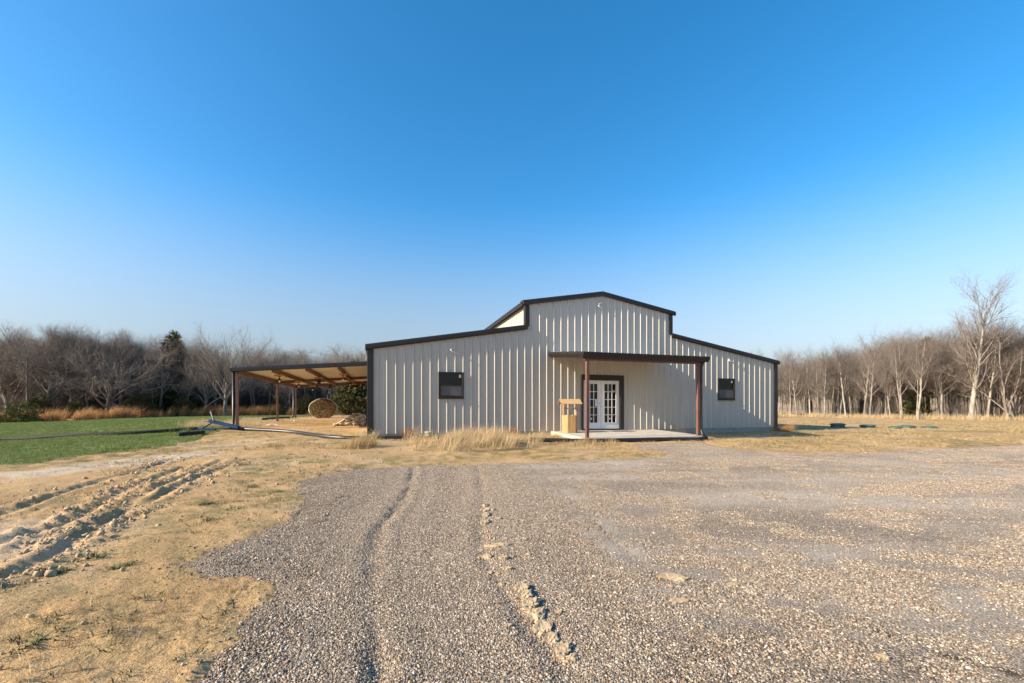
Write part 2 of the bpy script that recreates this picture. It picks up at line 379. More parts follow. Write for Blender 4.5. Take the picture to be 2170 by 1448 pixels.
LAWN = [(-11.41,9.73),(-11.01,10.24),(-10.91,11.4),(-10.31,12.63),(-10.76,14.53),(-11.41,16.86),(-12.38,19.57),(-15.2,24),(-19,30),(-21.5,36),(-20,46),(-25.39,48.5),(-34.0,46.9),(-37.35,43.5),(-36.86,36.47),(-37.5,30),(-80,24),(-80,2),(-22,6)]
SANDP = [(-9.72,8.44),(-9.95,9.84),(-9.42,11.1),(-8.55,11.9),(-7.93,11.2),(-8.3,10.17),(-8.61,9.0),(-8.96,8.16)]
RUTS = [[(-5.6,3.6),(-6.26,5.33),(-6.49,5.86),(-6.84,6.49),(-7.07,7.03),(-7.45,8.06),(-7.66,8.92),(-8.49,11.3)],
        [(-4.7,3.0),(-4.91,4.19),(-4.99,4.5),(-5.06,4.93),(-5.42,5.67),(-6.04,6.78),(-6.56,8.04),(-7.07,9.46)],
        [(-3.8,2.6),(-3.94,3.36),(-4.0,3.61),(-4.1,3.94),(-4.41,4.5),(-4.88,5.37),(-5.47,6.52),(-6.1,8.12),(-7.0,10.71)],
        [(-4.75,5.2),(-5.0,6.0),(-5.48,7.17),(-5.94,8.66),(-6.26,10.03)]]
TRK = [[(-.5,1.2),(-0.63,2.06),(-0.77,2.47),(-1.0,3.11),(-1.21,3.79),(-1.41,4.67),(-1.47,5.79),(-1.67,7.18),(-2.1,9.31)],
       [(-0.74,9.4),(-0.55,7.65),(-0.39,6.09),(-0.33,4.86),(-0.28,3.91),(-0.12,3.28),(0.02,2.82),(0.17,2.42),(0.28,2.06),(.5,1.2)],
       [(0.37,9.73),(0.72,6.98),(0.92,4.86),(1.06,3.57),(1.23,2.75),(1.49,2.24)],
       [(2.51,9.49),(2.58,7.59),(3.15,5.66),(3.69,4.19),(4.06,3.46)]]
OIL = [(2.05,2.55),(2.15,2.44),(2.19,2.36),(2.26,2.26),(2.34,2.18),(2.42,2.12)]
WOODL = [(-90,55),(-58,46),(-47,41.5),(-41,43.5),(-33,50.5),(-20,54),(-5,60),(8,66)]
WOODR = [(80,18),(47,32.5),(40,37.5),(36,43),(33,50),(28,60),(20,74)]
FOREST = [(-300,90),(-90,56)]+[(x,y+1.0) for x,y in WOODL[1:]]+[(14,78)]+[(x+.8,y+.8) for x,y in WOODR[::-1]]+[(300,30),(300,400),(-300,400)]
def gravel_sd(x, y): return poly_sd(x, y, GRAVEL)+(fbm(x*1.3, y*1.3, 31)-.5)*.55+(fbm(x*7, y*7, 35, 2)-.5)*.14
def lawn_sd(x, y): return poly_sd(x, y, LAWN)+(fbm(x*.9, y*.9, 41)-.5)*1.2
def z_dirt(x, y):
    z = zs(x, y); near = sstep(30, 12, np.hypot(x, y))
    z = z+(fbm(x*.7, y*.7, 3)-.5)*.10*near+(fbm(x*4, y*4, 9, 5)-.5)*.04*near+(fbm(x*14, y*14, 12, 3)-.5)*.022*sstep(13, 8, np.hypot(x, y))*sstep(.35,.6,fbm(x*.8,y*.8,13,2))
    for i, P in enumerate(RUTS):
        d = seg_dist(x, y, P); a = .35+.9*fbm(x*1.1, y*1.1, 50+i, 2); wob = (fbm(x*2.5, y*2.5, 60+i, 3)-.5)*.05
        dd = d+wob; end = sstep(11.5, 9.5, y)
        z = z+end*a*(-.045*np.exp(-(dd/.07)**2)+.024*np.exp(-((dd-.16)/.07)**2))
        z = z+end*(np.abs(fbm(x*9, y*9, 70+i, 4)-.5)*2-.25)*.085*np.exp(-((d-.18)/.17)**2)*sstep(.3,.55,fbm(x*1.8,y*1.8,75+i,2))
    return z
def h_gravel(x, y):
    z = zs(x, y)+(fbm(x*.9, y*.9, 5)-.5)*.018+(fbm(x*5, y*5, 15, 3)-.5)*.003
    for i, P in enumerate(TRK[:2]):
        d = seg_dist(x, y, P)+(fbm(x*4, y*4, 80+i, 4)-.5)*.11; a = np.clip(2.6*(fbm(x*1.1, y*1.1, 90+i, 3)-.30), .4, 1.2)
        z = z+a*(-.017*np.exp(-(d/.06)**2)+.006*np.exp(-((d-.15)/.07)**2))*(1.1 if i == 0 else .9)
    d = seg_dist(x, y, TRK[2]); z = z-.006*np.exp(-(d/.05)**2)
    return z
def z_gravel(x, y):
    s = gravel_sd(x, y); return h_gravel(x, y)-.05+.066*sstep(-.40, .45, s)
def z_lawn(x, y):
    s = lawn_sd(x, y); return zs(x, y)+(fbm(x*.8, y*.8, 8)-.5)*.06-.06+.10*sstep(-.5, .4, s)
def gz(x, y):
    x = np.asarray(x, float); y = np.asarray(y, float); g = gravel_sd(x, y)
    a = z_dirt(x, y)-.10*sstep(-.1, .5, g); b = np.where(g > -.3, z_gravel(x, y), -9); c = np.where(lawn_sd(x, y) > -.5, z_lawn(x, y), -9)
    return np.maximum(a, np.maximum(b, c))
def gz1(x, y): return float(gz(np.array([x]), np.array([y]))[0])

fine_a = np.arange(-58, 58.01, .21); coarse = np.arange(62, 299, 4.0)
ANG = np.radians(np.concatenate([fine_a, coarse]))
RAD = np.concatenate([[.05,.25,.5], .8*np.exp(np.arange(0, math.log(130/.8), .0078)), 130*1.25**np.arange(1, 16)])
nA, nR = len(ANG), len(RAD)
GX = RAD[:,None]*np.sin(ANG)[None]; GY = RAD[:,None]*np.cos(ANG)[None]
ii = np.arange(nR-1)[:,None]*nA; jj = np.arange(nA)[None]; j2 = (jj+1) % nA
QUADS = np.stack([ii+jj, ii+nA+jj, ii+nA+j2, ii+j2], -1)          # (nR-1,nA,4)
gx, gy = GX.ravel(), GY.ravel()
def sheet(name, z, keep, mat, attrs):
    F = QUADS[keep] if keep is not None else QUADS.reshape(-1, 4)
    F = F[:, ::-1]
    used = np.unique(F); mp = np.full(len(gx), -1); mp[used] = np.arange(len(used))
    o = mk_np(name, np.stack([gx, gy, z], -1)[used], mp[F], mat, smooth=True)
    for k, a in attrs.items():
        at = o.data.attributes.new(k, 'FLOAT', 'POINT'); at.data.foreach_set('value', np.asarray(a, np.float32)[used])
    return o
SDg = gravel_sd(gx, gy); SDl = lawn_sd(gx, gy)
zd = z_dirt(gx, gy)-.10*sstep(-.1, .5, SDg)-.10*sstep(0, .8, SDl)
rutd = np.min([seg_dist(gx, gy, P) for P in RUTS], 0)
sand = np.clip(sstep(-.5, .25, poly_sd(gx, gy, SANDP)+(fbm(gx*1.2, gy*1.2, 77)-.5)*.9)+.1*np.exp(-(rutd/.5)**2)*sstep(.45,.6,fbm(gx*1.5,gy*1.5,78))+.35*sstep(.55,.75,fbm(gx*.5,gy*.5,79)), 0, 1)
turf = np.clip(.25+.75*sstep(.42,.62,fbm(gx*.35,gy*.35,81))-sand, 0, 1)*(1-.8*np.exp(-(rutd/.35)**2))
green = sstep(.50,.66,fbm(gx*.5,gy*.5,85))*sstep(25,10,np.abs(gy-12))*.8
green = np.maximum(green, .9*sstep(1.2,.0,np.abs(SDl+.6)))
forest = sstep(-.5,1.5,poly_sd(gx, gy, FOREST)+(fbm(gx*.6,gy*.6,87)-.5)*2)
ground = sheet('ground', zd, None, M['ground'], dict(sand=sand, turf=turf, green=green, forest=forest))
ground['kind'] = 'structure'; tag(ground, 'tan sandy bare ground with wheel ruts and thin dry turf', 'ground')
kg = (SDg.reshape(nR, nA) > -.45); kq = kg[:-1] & kg[1:] & np.roll(kg, -1, 1)[:-1] & np.roll(kg, -1, 1)[1:]
kq &= (RAD[:-1, None] < 60)
fine = np.clip(sstep(.2, 3.6, gx+.35*(gy-3))*.9+.35*sstep(.45,.7,fbm(gx*.8,gy*.8,95))+.5*np.exp(-(np.min([seg_dist(gx,gy,P) for P in TRK[1:]],0)/.35)**2), 0, 1)
oil = .9*sstep(.10, .02, seg_dist(gx, gy, OIL)+(fbm(gx*9, gy*9, 97, 3)-.45)*.22)
drive = sheet('gravel_driveway', z_gravel(gx, gy), kq, M['gravel'], dict(fine=fine, oil=oil))
drive['kind'] = 'structure'; tag(drive, 'wide grey crushed gravel parking area with tyre tracks', 'gravel drive')
kl = (SDl.reshape(nR, nA) > -.8); kq = kl[:-1] & kl[1:] & np.roll(kl, -1, 1)[:-1] & np.roll(kl, -1, 1)[1:]
lawn = sheet('lawn', z_lawn(gx, gy), kq, M['lawn'], {})
lawn['kind'] = 'structure'; tag(lawn, 'green mown lawn left of the barn before the wood', 'lawn')

# ------------------------------------------------------------------ the barn
barn = empty('metal_barn', (BO[0], BO[1], 0), TH)
tag(barn, 'white ribbed metal barn with raised centre, dark trim and covered entrance porch', 'barn')
UL, UR, B1, B2, UC = -.33, 18.06, 5.60, 12.15, 8.87
def top_z(u):
    if u < B1: return 3.41+(u-UL)*(4.46-3.41)/(B1-UL)
    if u <= UC: return 5.38+(u-B1)*(5.98-5.38)/(UC-B1)
    if u <= B2: return 5.98-(u-UC)*(5.98-5.38)/(B2-UC)
    return 4.46-(u-B2)*(4.46-3.41)/(UR-B2)
HOLES = [(2.13,3.04,1.66,2.57),(14.67,15.58,1.66,2.57),(7.93,9.80,.30,2.56)]
PIT = .3048
def rib_profile(u0, u1, extra=()):
    """(u, depth) points of the sheet profile between u0 and u1"""
    pts = []
    for k in range(int(math.floor(u0/PIT))-1, int(math.ceil(u1/PIT))+2):
        c = k*PIT
        pts += [(c-.034,0),(c-.011,.030),(c+.011,.030),(c+.034,0)]
        for q in (.1016,.2032): pts += [(c+q-.014,0),(c+q-.006,.0045),(c+q+.006,.0045),(c+q+.014,0)]
    U = np.array([p[0] for p in pts]); D = np.array([p[1] for p in pts])
    us = sorted(set([u0, u1]+[p for p in U if u0 < p < u1]+[e for e in extra if u0 < e < u1]))
    return [(u, float(np.interp(u, U, D))) for u in us]
edges = [UL]; n = 0
while edges[-1] < UR-.02:
    nx = -.045+.9144*n; n += 1
    if nx > edges[-1]+.02: edges.append(min(nx, UR))
cuts = [h[0] for h in HOLES]+[h[1] for h in HOLES]+[B1, B2, UC]
for i in range(len(edges)-1):
    m = MB(); pr = rib_profile(edges[i], edges[i+1], cuts)
    for (ua, da), (ub, db) in zip(pr[:-1], pr[1:]):
        if ub-ua < 1e-4: continue
        mid = (ua+ub)/2; iv = [(.35, None)]
        for h in HOLES:
            if h[0]-1e-3 < mid < h[1]+1e-3: iv = ([(.35, h[2])] if h[2] > .35 else [])+[(h[3], None)]
        e = 1e-5
        for a, b in iv:
            za, zb = (top_z(ua+e), top_z(ub-e)) if b is None else (b, b)
            m.add([(ua,-da,a),(ub,-db,a),(ub,-db,zb),(ua,-da,za)], [(0,1,2,3)])
    o = m.build('siding_panel', M['siding'], barn)
    md = o.modifiers.new('solid','SOLIDIFY'); md.thickness = .004; md.offset = -1
# trim boards: swept profile along a line in the facade plane
def sweep(name, a, b, prof, mat, parent, cut=True):
    """prof: (out, up) pairs, a/b (u,z) on the facade"""
    v = []; n = len(prof)
    for (u, z) in (a, b): v += [(u, -o_, z+p) for o_, p in prof]
    f = [(i, (i+1)%n, n+(i+1)%n, n+i) for i in range(n)]+[tuple(range(n))[::-1], tuple(range(n, 2*n))]
    return bevel(mk(name, v, f, mat, parent), .004)
RP = [(-.25,.0),(.035,.0),(.105,-.045),(.115,-.17),(.075,-.205),(.04,-.205),(.04,-.03),(-.25,-.03)]
sweep('rake_trim', (UL-.11,3.515), (B1-.03,4.535), RP, M['dark'], barn)
sweep('rake_trim', (UC,6.085), (B1-.22,5.475), RP, M['dark'], barn)
sweep('rake_trim', (UC,6.085), (B2+.22,5.475), RP, M['dark'], barn)
sweep('rake_trim', (UR+.11,3.515), (B2+.03,4.535), RP, M['dark'], barn)
def trim_box(name, a, b, mat=M['dark'], par=barn):
    return bevel(MB().box(a, b).build(name, mat, par), .005)
trim_box('corner_trim', (UL-.045,-.045,.30), (UL+.17,.02,3.36)); trim_box('corner_trim', (UL-.047,.022,.30), (UL+.002,.18,3.36))
trim_box('corner_trim', (UR-.15,-.045,.30), (UR+.045,.02,3.36)); trim_box('corner_trim', (UR-.002,.022,.30), (UR+.047,.18,3.36))
trim_box('corner_trim', (B1-.13,-.045,4.46), (B1+.055,.15,5.30)); trim_box('corner_trim', (B2-.08,-.045,4.46), (B2+.10,.15,5.30))
LEN = 18.4
def side_sheet(name, u, z0, z1, sgn):
    m = MB(); pr = rib_profile(.06, LEN)
    for (a, da), (b, db) in zip(pr[:-1], pr[1:]):
        q = [(u+sgn*da,a,z0),(u+sgn*db,b,z0),(u+sgn*db,b,z1),(u+sgn*da,a,z1)]
        m.add(q, [(0,1,2,3)] if sgn > 0 else [(3,2,1,0)])
    return m.build(name, M['siding'], barn)
side_sheet('side_wall', UL, .35, 3.40, -1); side_sheet('side_wall', UR, .35, 3.40, 1)
side_sheet('clerestory_wall', B1, 4.3, 5.36, -1); side_sheet('clerestory_wall', B2, 4.3, 5.36, 1)
rb = MB(); rb.add([(UL,LEN,.35),(UR,LEN,.35),(UR,LEN,3.4),(B2,LEN,4.46),(B2,LEN,5.38),(UC,LEN,5.98),(B1,LEN,5.38),(B1,LEN,4.46),(UL,LEN,3.4)], [tuple(range(9))[::-1]])
rb.build('rear_wall', M['siding'], barn)
def roof_slope(name, a, b, parent, v0=-.03, v1=LEN+.1, mat=None):
    m = MB(); pr = rib_profile(v0, v1); t = .03
    for (p, dp), (q, dq) in zip(pr[:-1], pr[1:]):
        m.add([(a[0],p,a[1]+dp),(b[0],p,b[1]+dp),(b[0],q,b[1]+dq),(a[0],q,a[1]+dq)], [(0,1,2,3)])
        m.add([(a[0],p,a[1]-t),(b[0],p,b[1]-t),(b[0],q,b[1]-t),(a[0],q,a[1]-t)], [(3,2,1,0)])
        m.add([(a[0],p,a[1]-t),(a[0],p,a[1]+dp),(a[0],q,a[1]+dq),(a[0],q,a[1]-t)], [(0,3,2,1)])
    return m.build(name, mat or M['darkroof'], parent)
roof_slope('roof_slope', (UL-.10,3.46), (B1,4.50), barn); roof_slope('roof_slope', (UR+.10,3.46), (B2,4.50), barn)
roof_slope('roof_slope', (B1-.22,5.43), (UC,6.05), barn); roof_slope('roof_slope', (B2+.22,5.43), (UC,6.05), barn)
trim_box('eave_trim', (B1-.215,.12,5.30), (B1-.15,LEN,5.395), M['dark']); trim_box('eave_trim', (B2+.15,.12,5.30), (B2+.215,LEN,5.395), M['dark'])
trim_box('eave_trim', (UL-.10,.2,3.30), (UL-.055,LEN,3.42)); trim_box('eave_trim', (UR+.055,.2,3.30), (UR+.10,LEN,3.42))
bevel(MB().box((UL+.02,.015,-.4), (UR-.02,LEN-.02,.348)).build('foundation', M['found'], barn), .01)
MB().box((UL+.3,2.6,.352), (UR-.3,2.7,3.3)).build('partition_wall', M['interior'], barn)
for u in (7.2,8.3,9.45,10.6): MB().box((u,1.1,.352), (u+.16,1.26,3.4)).build('interior_post', M['redox'], barn)
# windows
def window(u0, u1, z0, z1, sticker):
    fw = .055
    m = MB(); m.box((u0-.02,-.055,z1-.03), (u1+.02,.03,z1+.03)).box((u0-.02,-.055,z0-.03), (u1+.02,.03,z0+.035))
    m.box((u0-.02,-.055,z0+.035), (u0+.035,.03,z1-.03)).box((u1-.035,-.055,z0+.035), (u1+.02,.03,z1-.03))
    w_ = m.build('window', M['dark'], barn); bevel(w_, .004)
    zm = (z0+z1)/2
    s = MB().box((u0+.036,-.03,zm-.022), (u1-.036,.005,zm+.022)); s.box((u0+.036,-.028,z0+.036), (u0+.066,.004,zm-.023)); s.box((u1-.066,-.028,z0+.036), (u1-.036,.004,zm-.023)); s.box((u0+.067,-.028,z0+.036),(u1-.067,.004,z0+.066))
    s.build('sash', M['dark'], w_)
    MB().box((u0+.037,.006,zm+.023), (u1-.037,.011,z1-.031)).build('pane', M['glass'], w_)
    MB().box((u0+.067,-.012,z0+.067), (u1-.067,-.007,zm-.023)).build('pane', M['glass'], w_)
    MB().box((u0+.067,-.022,z0+.067), (u1-.067,-.020,zm-.023)).build('insect_screen', M['screen'], w_)
    MB().box((u1-.16,.003,z1-.17), (u1-.075,.005,z1-.06)).build('paper_sticker', M['sticker'], w_)
    trim = MB().box((u0-.03,-.07,z0-.05), (u1+.03,-.01,z0-.031)); trim.build('sill', M['dark'], w_)
window(2.13, 3.04, 1.66, 2.57, 1); window(14.67, 15.58, 1.66, 2.57, 1)
# french doors
bevel(MB().box((7.88,-.055,.37),(7.985,.06,2.41)).box((9.665,-.055,.37),(9.845,.06,2.41)).box((7.88,-.056,2.41),(9.845,.06,2.625)).build('door_trim', M['dark'], barn), .005)
MB().box((7.99,-.03,.352),(9.66,.10,.395)).build('threshold', M['dark'], barn)
def door_leaf(u0, u1, pl, pr, knob):
    z0, z1 = .40, 2.405; y0, y1 = .035, .08; pz0, pz1 = .66, 2.26
    m = MB(); m.box((u0,y0,z0),(pl,y1,z1)).box((pr,y0,z0),(u1,y1,z1)).box((pl,y0,z0),(pr,y1,pz0)).box((pl,y0,pz1),(pr,y1,z1))
    d = bevel(m.build('french_door', M['doorwhite'], barn), .004)
    fr = MB(); a = .022
    fr.box((pl-a,y0-.014,pz0-a),(pl,y0-.001,pz1+a)).box((pr,y0-.014,pz0-a),(pr+a,y0-.001,pz1+a)).box((pl,y0-.014,pz0-a),(pr,y0-.001,pz0)).box((pl,y0-.014,pz1),(pr,y0-.001,pz1+a))
    fr.build('lite_frame', M['doorwhite'], d)
    for i in (1,2): u = pl+(pr-pl)*i/3; MB().box((u-.011,y0-.008,pz0),(u+.011,y1-.01,pz1)).build('muntin', M['doorwhite'], d)
    for j in range(1,5): z = pz0+(pz1-pz0)*j/5; MB().box((pl,y0-.006,z-.011),(pr,y1-.012,z+.011)).build('muntin', M['doorwhite'], d)
    for i in range(3):
        for j in range(5):
            a0 = pl+(pr-pl)*i/3+.0115; a1 = pl+(pr-pl)*(i+1)/3-.0115; b0 = pz0+(pz1-pz0)*j/5+.0115; b1 = pz0+(pz1-pz0)*(j+1)/5-.0115
            MB().box((a0,y0+.018,b0),(a1,y0+.022,b1)).build('pane', M['glass'], d)
    MB().box((pl+(pr-pl)*.42,y0+.012,pz0+.12),(pl+(pr-pl)*.42+.06,y0+.016,pz0+.20)).build('paper_sticker', M['sticker'], d)
    if knob:
        k = MB(); k.lathe([(.028,0),(.028,.008),(.012,.012),(.012,.04),(.028,.05),(.03,.065),(.018,.078)], 14)
        o = k.build('knob', M['brass'], d, True); o.rotation_euler = (R(90),0,0); o.location = (u1-.055,y0-.001,1.30)
        k = MB(); k.lathe([(.03,0),(.03,.012),(.02,.02)], 14); o = k.build('deadbolt', M['brass'], d, True); o.rotation_euler = (R(90),0,0); o.location = (u1-.055,y0-.001,1.46)
        MB().box((pr-.10,y0+.012,1.34),(pr-.02,y0+.016,1.60)).build('paper_notice', M['sticker'], d)
    else:
        MB().box((pr-.14,y0+.012,1.975),(pr-.04,y0+.016,1.995)).build('paper_sticker', M['sticker'], d)
door_leaf(7.99, 8.805, 8.13, 8.655, True); door_leaf(8.817, 9.66, 8.965, 9.50, False)
# porch
PL, PR, PD = 6.56, 11.38, 3.0
sl_ = MB(); sl_.add([(PL,-.002,-.2),(PR,-.002,-.2),(PR,-3.08,-.2),(PL,-3.08,-.2),(PL,-.002,.345),(PR,-.002,.345),(PR,-3.08,.265),(PL,-3.08,.265)], [(0,1,2,3),(4,7,6,5),(0,4,5,1),(1,5,6,2),(2,6,7,3),(3,7,4,0)])
bevel(sl_.build('porch_slab', M['conc'], barn), .012)
prf = MB(); pr = rib_profile(PL, PR)
zw, zf = 3.47, 3.125
for (a, da), (b, db) in zip(pr[:-1], pr[1:]):
    prf.add([(a,-.036,zw+da),(b,-.036,zw+db),(b,-PD,zf+db),(a,-PD,zf+da)], [(3,2,1,0)])
proof = prf.build('porch_roof', M['roof'], barn)
so = MB(); so.add([(PL+.02,-.036,zw-.05),(PR-.02,-.036,zw-.05),(PR-.02,-PD+.02,zf-.05),(PL+.02,-PD+.02,zf-.05)], [(0,1,2,3)])
q = so.build('ceiling_sheet', M['soffit'], proof); md = q.modifiers.new('solid','SOLIDIFY'); md.thickness = .01
fl = MB(); fl.add([(PL-.02,-.04,zw-.01),(PR+.02,-.04,zw-.01),(PR+.02,-.04,zw+.06),(PL-.02,-.04,zw+.06)], [(0,1,2,3)])
q = fl.build('wall_flashing', M['roof'], proof); md = q.modifiers.new('solid','SOLIDIFY'); md.thickness = .004
GP = [(0,0),(.03,.0),(.115,-.01),(.13,-.04),(.12,-.09),(.075,-.15),(.07,-.205),(0,-.205)]
v = [(u, -PD-.002-o_, zf+.02+p) for u in (PL-.10, PR+.13) for o_, p in GP]; n = len(GP)
bevel(mk('gutter', v, [(i,(i+1)%n,n+(i+1)%n,n+i) for i in range(n)]+[tuple(range(n))[::-1], tuple(range(n,2*n))], M['dark'], proof), .004)
for u, s in ((PL,-1),(PR,1)):
    m = MB(); P = [(0,.03),(.07,.02),(.10,-.03),(.09,-.10),(.05,-.15),(.045,-.20),(0,-.20)]
    v = [(u+s*(o_+.002), y, z+p) for y, z in ((-.036,zw),(-PD-.0,zf)) for o_, p in P]; n = len(P)
    mk('side_fascia', v, [(i,(i+1)%n,n+(i+1)%n,n+i) for i in range(n)]+[tuple(range(n))[::-1], tuple(range(n,2*n))], M['dark'], proof)
trim_box('porch_beam', (PL+.02,-PD+.03,zf-.26), (PR-.02,-PD+.13,zf-.07), M['redox'])
for k in range(1,4):
    u = PL+(PR-PL)*k/4; m = MB(); m.prism([(u-.03,-.04,zw-.055),(u-.03,-PD+.14,zf-.055),(u-.03,-PD+.14,zf-.15),(u-.03,-.04,zw-.15)], (.06,0,0)); m.build('porch_rafter', M['redox'], barn)
for u in (PL+.14, PR-.22):
    p = bevel(MB().box((u-.052,-PD+.03,.268), (u+.052,-PD+.134,zf-.261)).build('porch_post', M['redox'], barn), .006)
    MB().box((u-.085,-PD-.002,.268), (u+.085,-PD+.166,.278)).build('base_plate', M['redox'], p)
u = PR-.105
ds = MB().tube([(u,-PD-.03,zf-.19),(u,-PD+.03,zf-.30),(u,-PD+.07,zf-.36),(u,-PD+.07,.50),(u,-PD-.0,.34),(u-.01,-PD-.09,.27)], .055, 10)
ds.build('downspout', M['black'], barn, True)
# wall cables, spigot
def cable(pts, lab):
    p = [bw(u, -d)+(z,) for u, d, z in pts]; m = MB().tube(p, .014, 6); return tag(m.build('loose_cable', M['wire'], None, True), lab, 'cable', 'cables hanging from the barn front')
cable([(2.62,.0,3.45),(2.62,.05,3.47),(2.55,.09,3.42),(2.62,.10,3.36),(2.75,.08,3.31),(2.92,.06,3.26)], 'short white cable poking from the wall above the left barn window')
cable([(8.75,.0,5.50),(8.70,.06,5.52),(8.62,.09,5.46),(8.70,.10,5.40),(8.82,.07,5.36)], 'short white cable poking from the wall under the roof peak')
cable([(8.60,.035,5.53),(8.72,.07,5.575),(8.80,.06,5.59)], 'tiny white cable end near the roof peak')
cable([(15.28,.0,3.46),(15.22,.07,3.43),(15.30,.09,3.37),(15.42,.09,3.36),(15.55,.07,3.39)], 'short white cable poking from the wall above the right barn window')
cable([(15.30,.036,3.50),(15.25,.06,3.45),(15.27,.07,3.39)], 'tiny white cable loop above the right barn window')
sp = MB().tube([(12.2,-.02,.50),(12.32,-.10,.50),(12.5,-.10,.50)], .012, 6); sp.lathe([(.025,-.02),(.025,.02)], 8, (12.2,-.06,.52)); sp.build('spigot', M['brass'], barn)

# ------------------------------------------------------------------ carport
cp = empty('carport', (BO[0], BO[1], 0), TH)
tag(cp, 'open lean-to carport with red steel posts on the left side of the barn', 'carport')
CU0, CU1 = -5.72, -.40; CV = [4.9, 12.5, 18.4]
def cz(u): return 2.95+(u-CU0)*(3.36-2.95)/(CU1-CU0)
rf = roof_slope('roof_sheet', (CU0-.12,cz(CU0-.12)+.0), (CU1,cz(CU1)), cp, CV[0]-.10, CV[2]+.25)
m = MB(); m.add([(CU0-.1,CV[0]-.08,cz(CU0-.1)-.04),(CU1,CV[0]-.08,cz(CU1)-.04),(CU1,CV[2]+.2,cz(CU1)-.04),(CU0-.1,CV[2]+.2,cz(CU0-.1)-.04)], [(3,2,1,0)])
m.build('ceiling_sheet', M['soffit'], rf)
v = [(u, CV[0]-.10-o_, cz(u)+.035+p) for u in (CU0-.16, CU1) for o_, p in RP[1:-1]+[(0,-.03)]]; n = len(RP)-1
mk('front_fascia', v, [(i,(i+1)%n,n+(i+1)%n,n+i) for i in range(n)]+[tuple(range(n))[::-1], tuple(range(n,2*n))], M['dark'], cp)
trim_box('gutter', (CU0-.24,CV[0]-.20,cz(CU0)-.16), (CU0-.125,CV[2]+.3,cz(CU0)-.015), M['dark'], cp)
for v in CV:
    x, y = bw(CU0, v); zb = gz1(x, y)-.05
    bevel(MB().box((CU0-.05,v-.05,zb), (CU0+.05,v+.05,cz(CU0)-(.165 if v == CV[0] else .29))).build('post', M['redox'], cp), .006)
    bd = .16 if v == CV[0] else .28
    m = MB(); m.prism([(CU0-.06,v-.05,cz(CU0)-bd),(CU1,v-.05,cz(CU1)-bd),(CU1,v-.05,cz(CU1)-.10),(CU0-.06,v-.05,cz(CU0)-.10)], (0,.1,0)); m.build('beam', M['redox'], cp)
for k in range(4):
    u = CU0+(CU1-CU0)*k/4+ (.0 if k else .0)
    for (a, b) in zip(CV[:-1], CV[1:]):
        m = MB().box((u-.035,a+.051,cz(u)-.25), (u+.035,b-.051,cz(u)-.06)); m.build('purlin' if k else 'eave_beam', M['redox'], cp)
for v in (CV[0]-.0, CV[2]):
    x, y = bw(CU0, v); zb = gz1(x, y)
    MB().tube([(CU0-.14,v,cz(CU0)-.15),(CU0-.14,v,zb+.25),(CU0-.16,v-.03,zb+.10),(CU0-.25,v-.10,zb+.06)], .055, 8).build('downspout', M['black'], cp, True)
def lamp(u, v, lab):
    x, y = bw(u, v); z = cz(u)-.25
    t = empty('pendant_lamp', (x, y, z), TH); tag(t, lab, 'lamp', 'pendant lamps under the carport')
    bevel(MB().box((-.20,-.10,-.075),(.20,.10,-.001)).build('mounting_block', M['woodblock'], t), .006)
    MB().lathe([(.06,-.076),(.06,-.10),(.022,-.11),(.022,-.18),(.05,-.20),(.10,-.25),(.105,-.26),(.03,-.255)][::-1], 12).build('lamp_holder', M['blackm'], t, True)
    MB().lathe([(.005,-.36),(.035,-.345),(.05,-.31),(.04,-.275),(.02,-.257)], 12).build('bulb', M['bulb'], t, True)
nm = ['nearest','middle','farthest']
P1 = CU0+(CU1-CU0)/4; P2 = CU0+(CU1-CU0)/2; P3 = CU0+(CU1-CU0)*3/4
for i, v in enumerate((6.3,11.4,16.9)): lamp(P1, v, f'{nm[i]} black pendant lamp on the purlin beside the carport posts')
for i, v in enumerate((7.6,13.3,17.6)): lamp(P3, v, f'{nm[i]} black pendant lamp on the purlin beside the barn wall')
def fan(v, lab):
    x, y = bw(P2, v); z = cz(P2)-.25
    t = empty('ceiling_fan', (x, y, z), TH+v); tag(t, lab, 'ceiling fan', 'ceiling fans under the carport')
    bevel(MB().box((-.19,-.12,-.07),(.19,.12,-.001)).build('mounting_block', M['woodblock'], t), .006)
    MB().lathe([(.02,-.30),(.09,-.29),(.13,-.25),(.13,-.20),(.06,-.17),(.02,-.16),(.02,-.071)], 14).build('motor', M['blackm'], t, True)
    MB().lathe([(.01,-.40),(.07,-.38),(.10,-.33),(.08,-.301)], 14).build('light_bowl', M['blackm'], t, True)
    for k in range(5):
        b = MB().add([(.10,-.035,-.235),(.25,-.06,-.24),(.66,-.075,-.245),(.68,.055,-.225),(.25,.045,-.22),(.10,.03,-.225)], [(0,1,2,3,4,5)])
        o = b.build('blade', M['blackm'], t); o.rotation_euler = (0,0,k*2*math.pi/5); md = o.modifiers.new('s','SOLIDIFY'); md.thickness = .008
fan(9.2, 'nearer black ceiling fan under the carport roof'); fan(14.7, 'farther black ceiling fan under the carport roof')

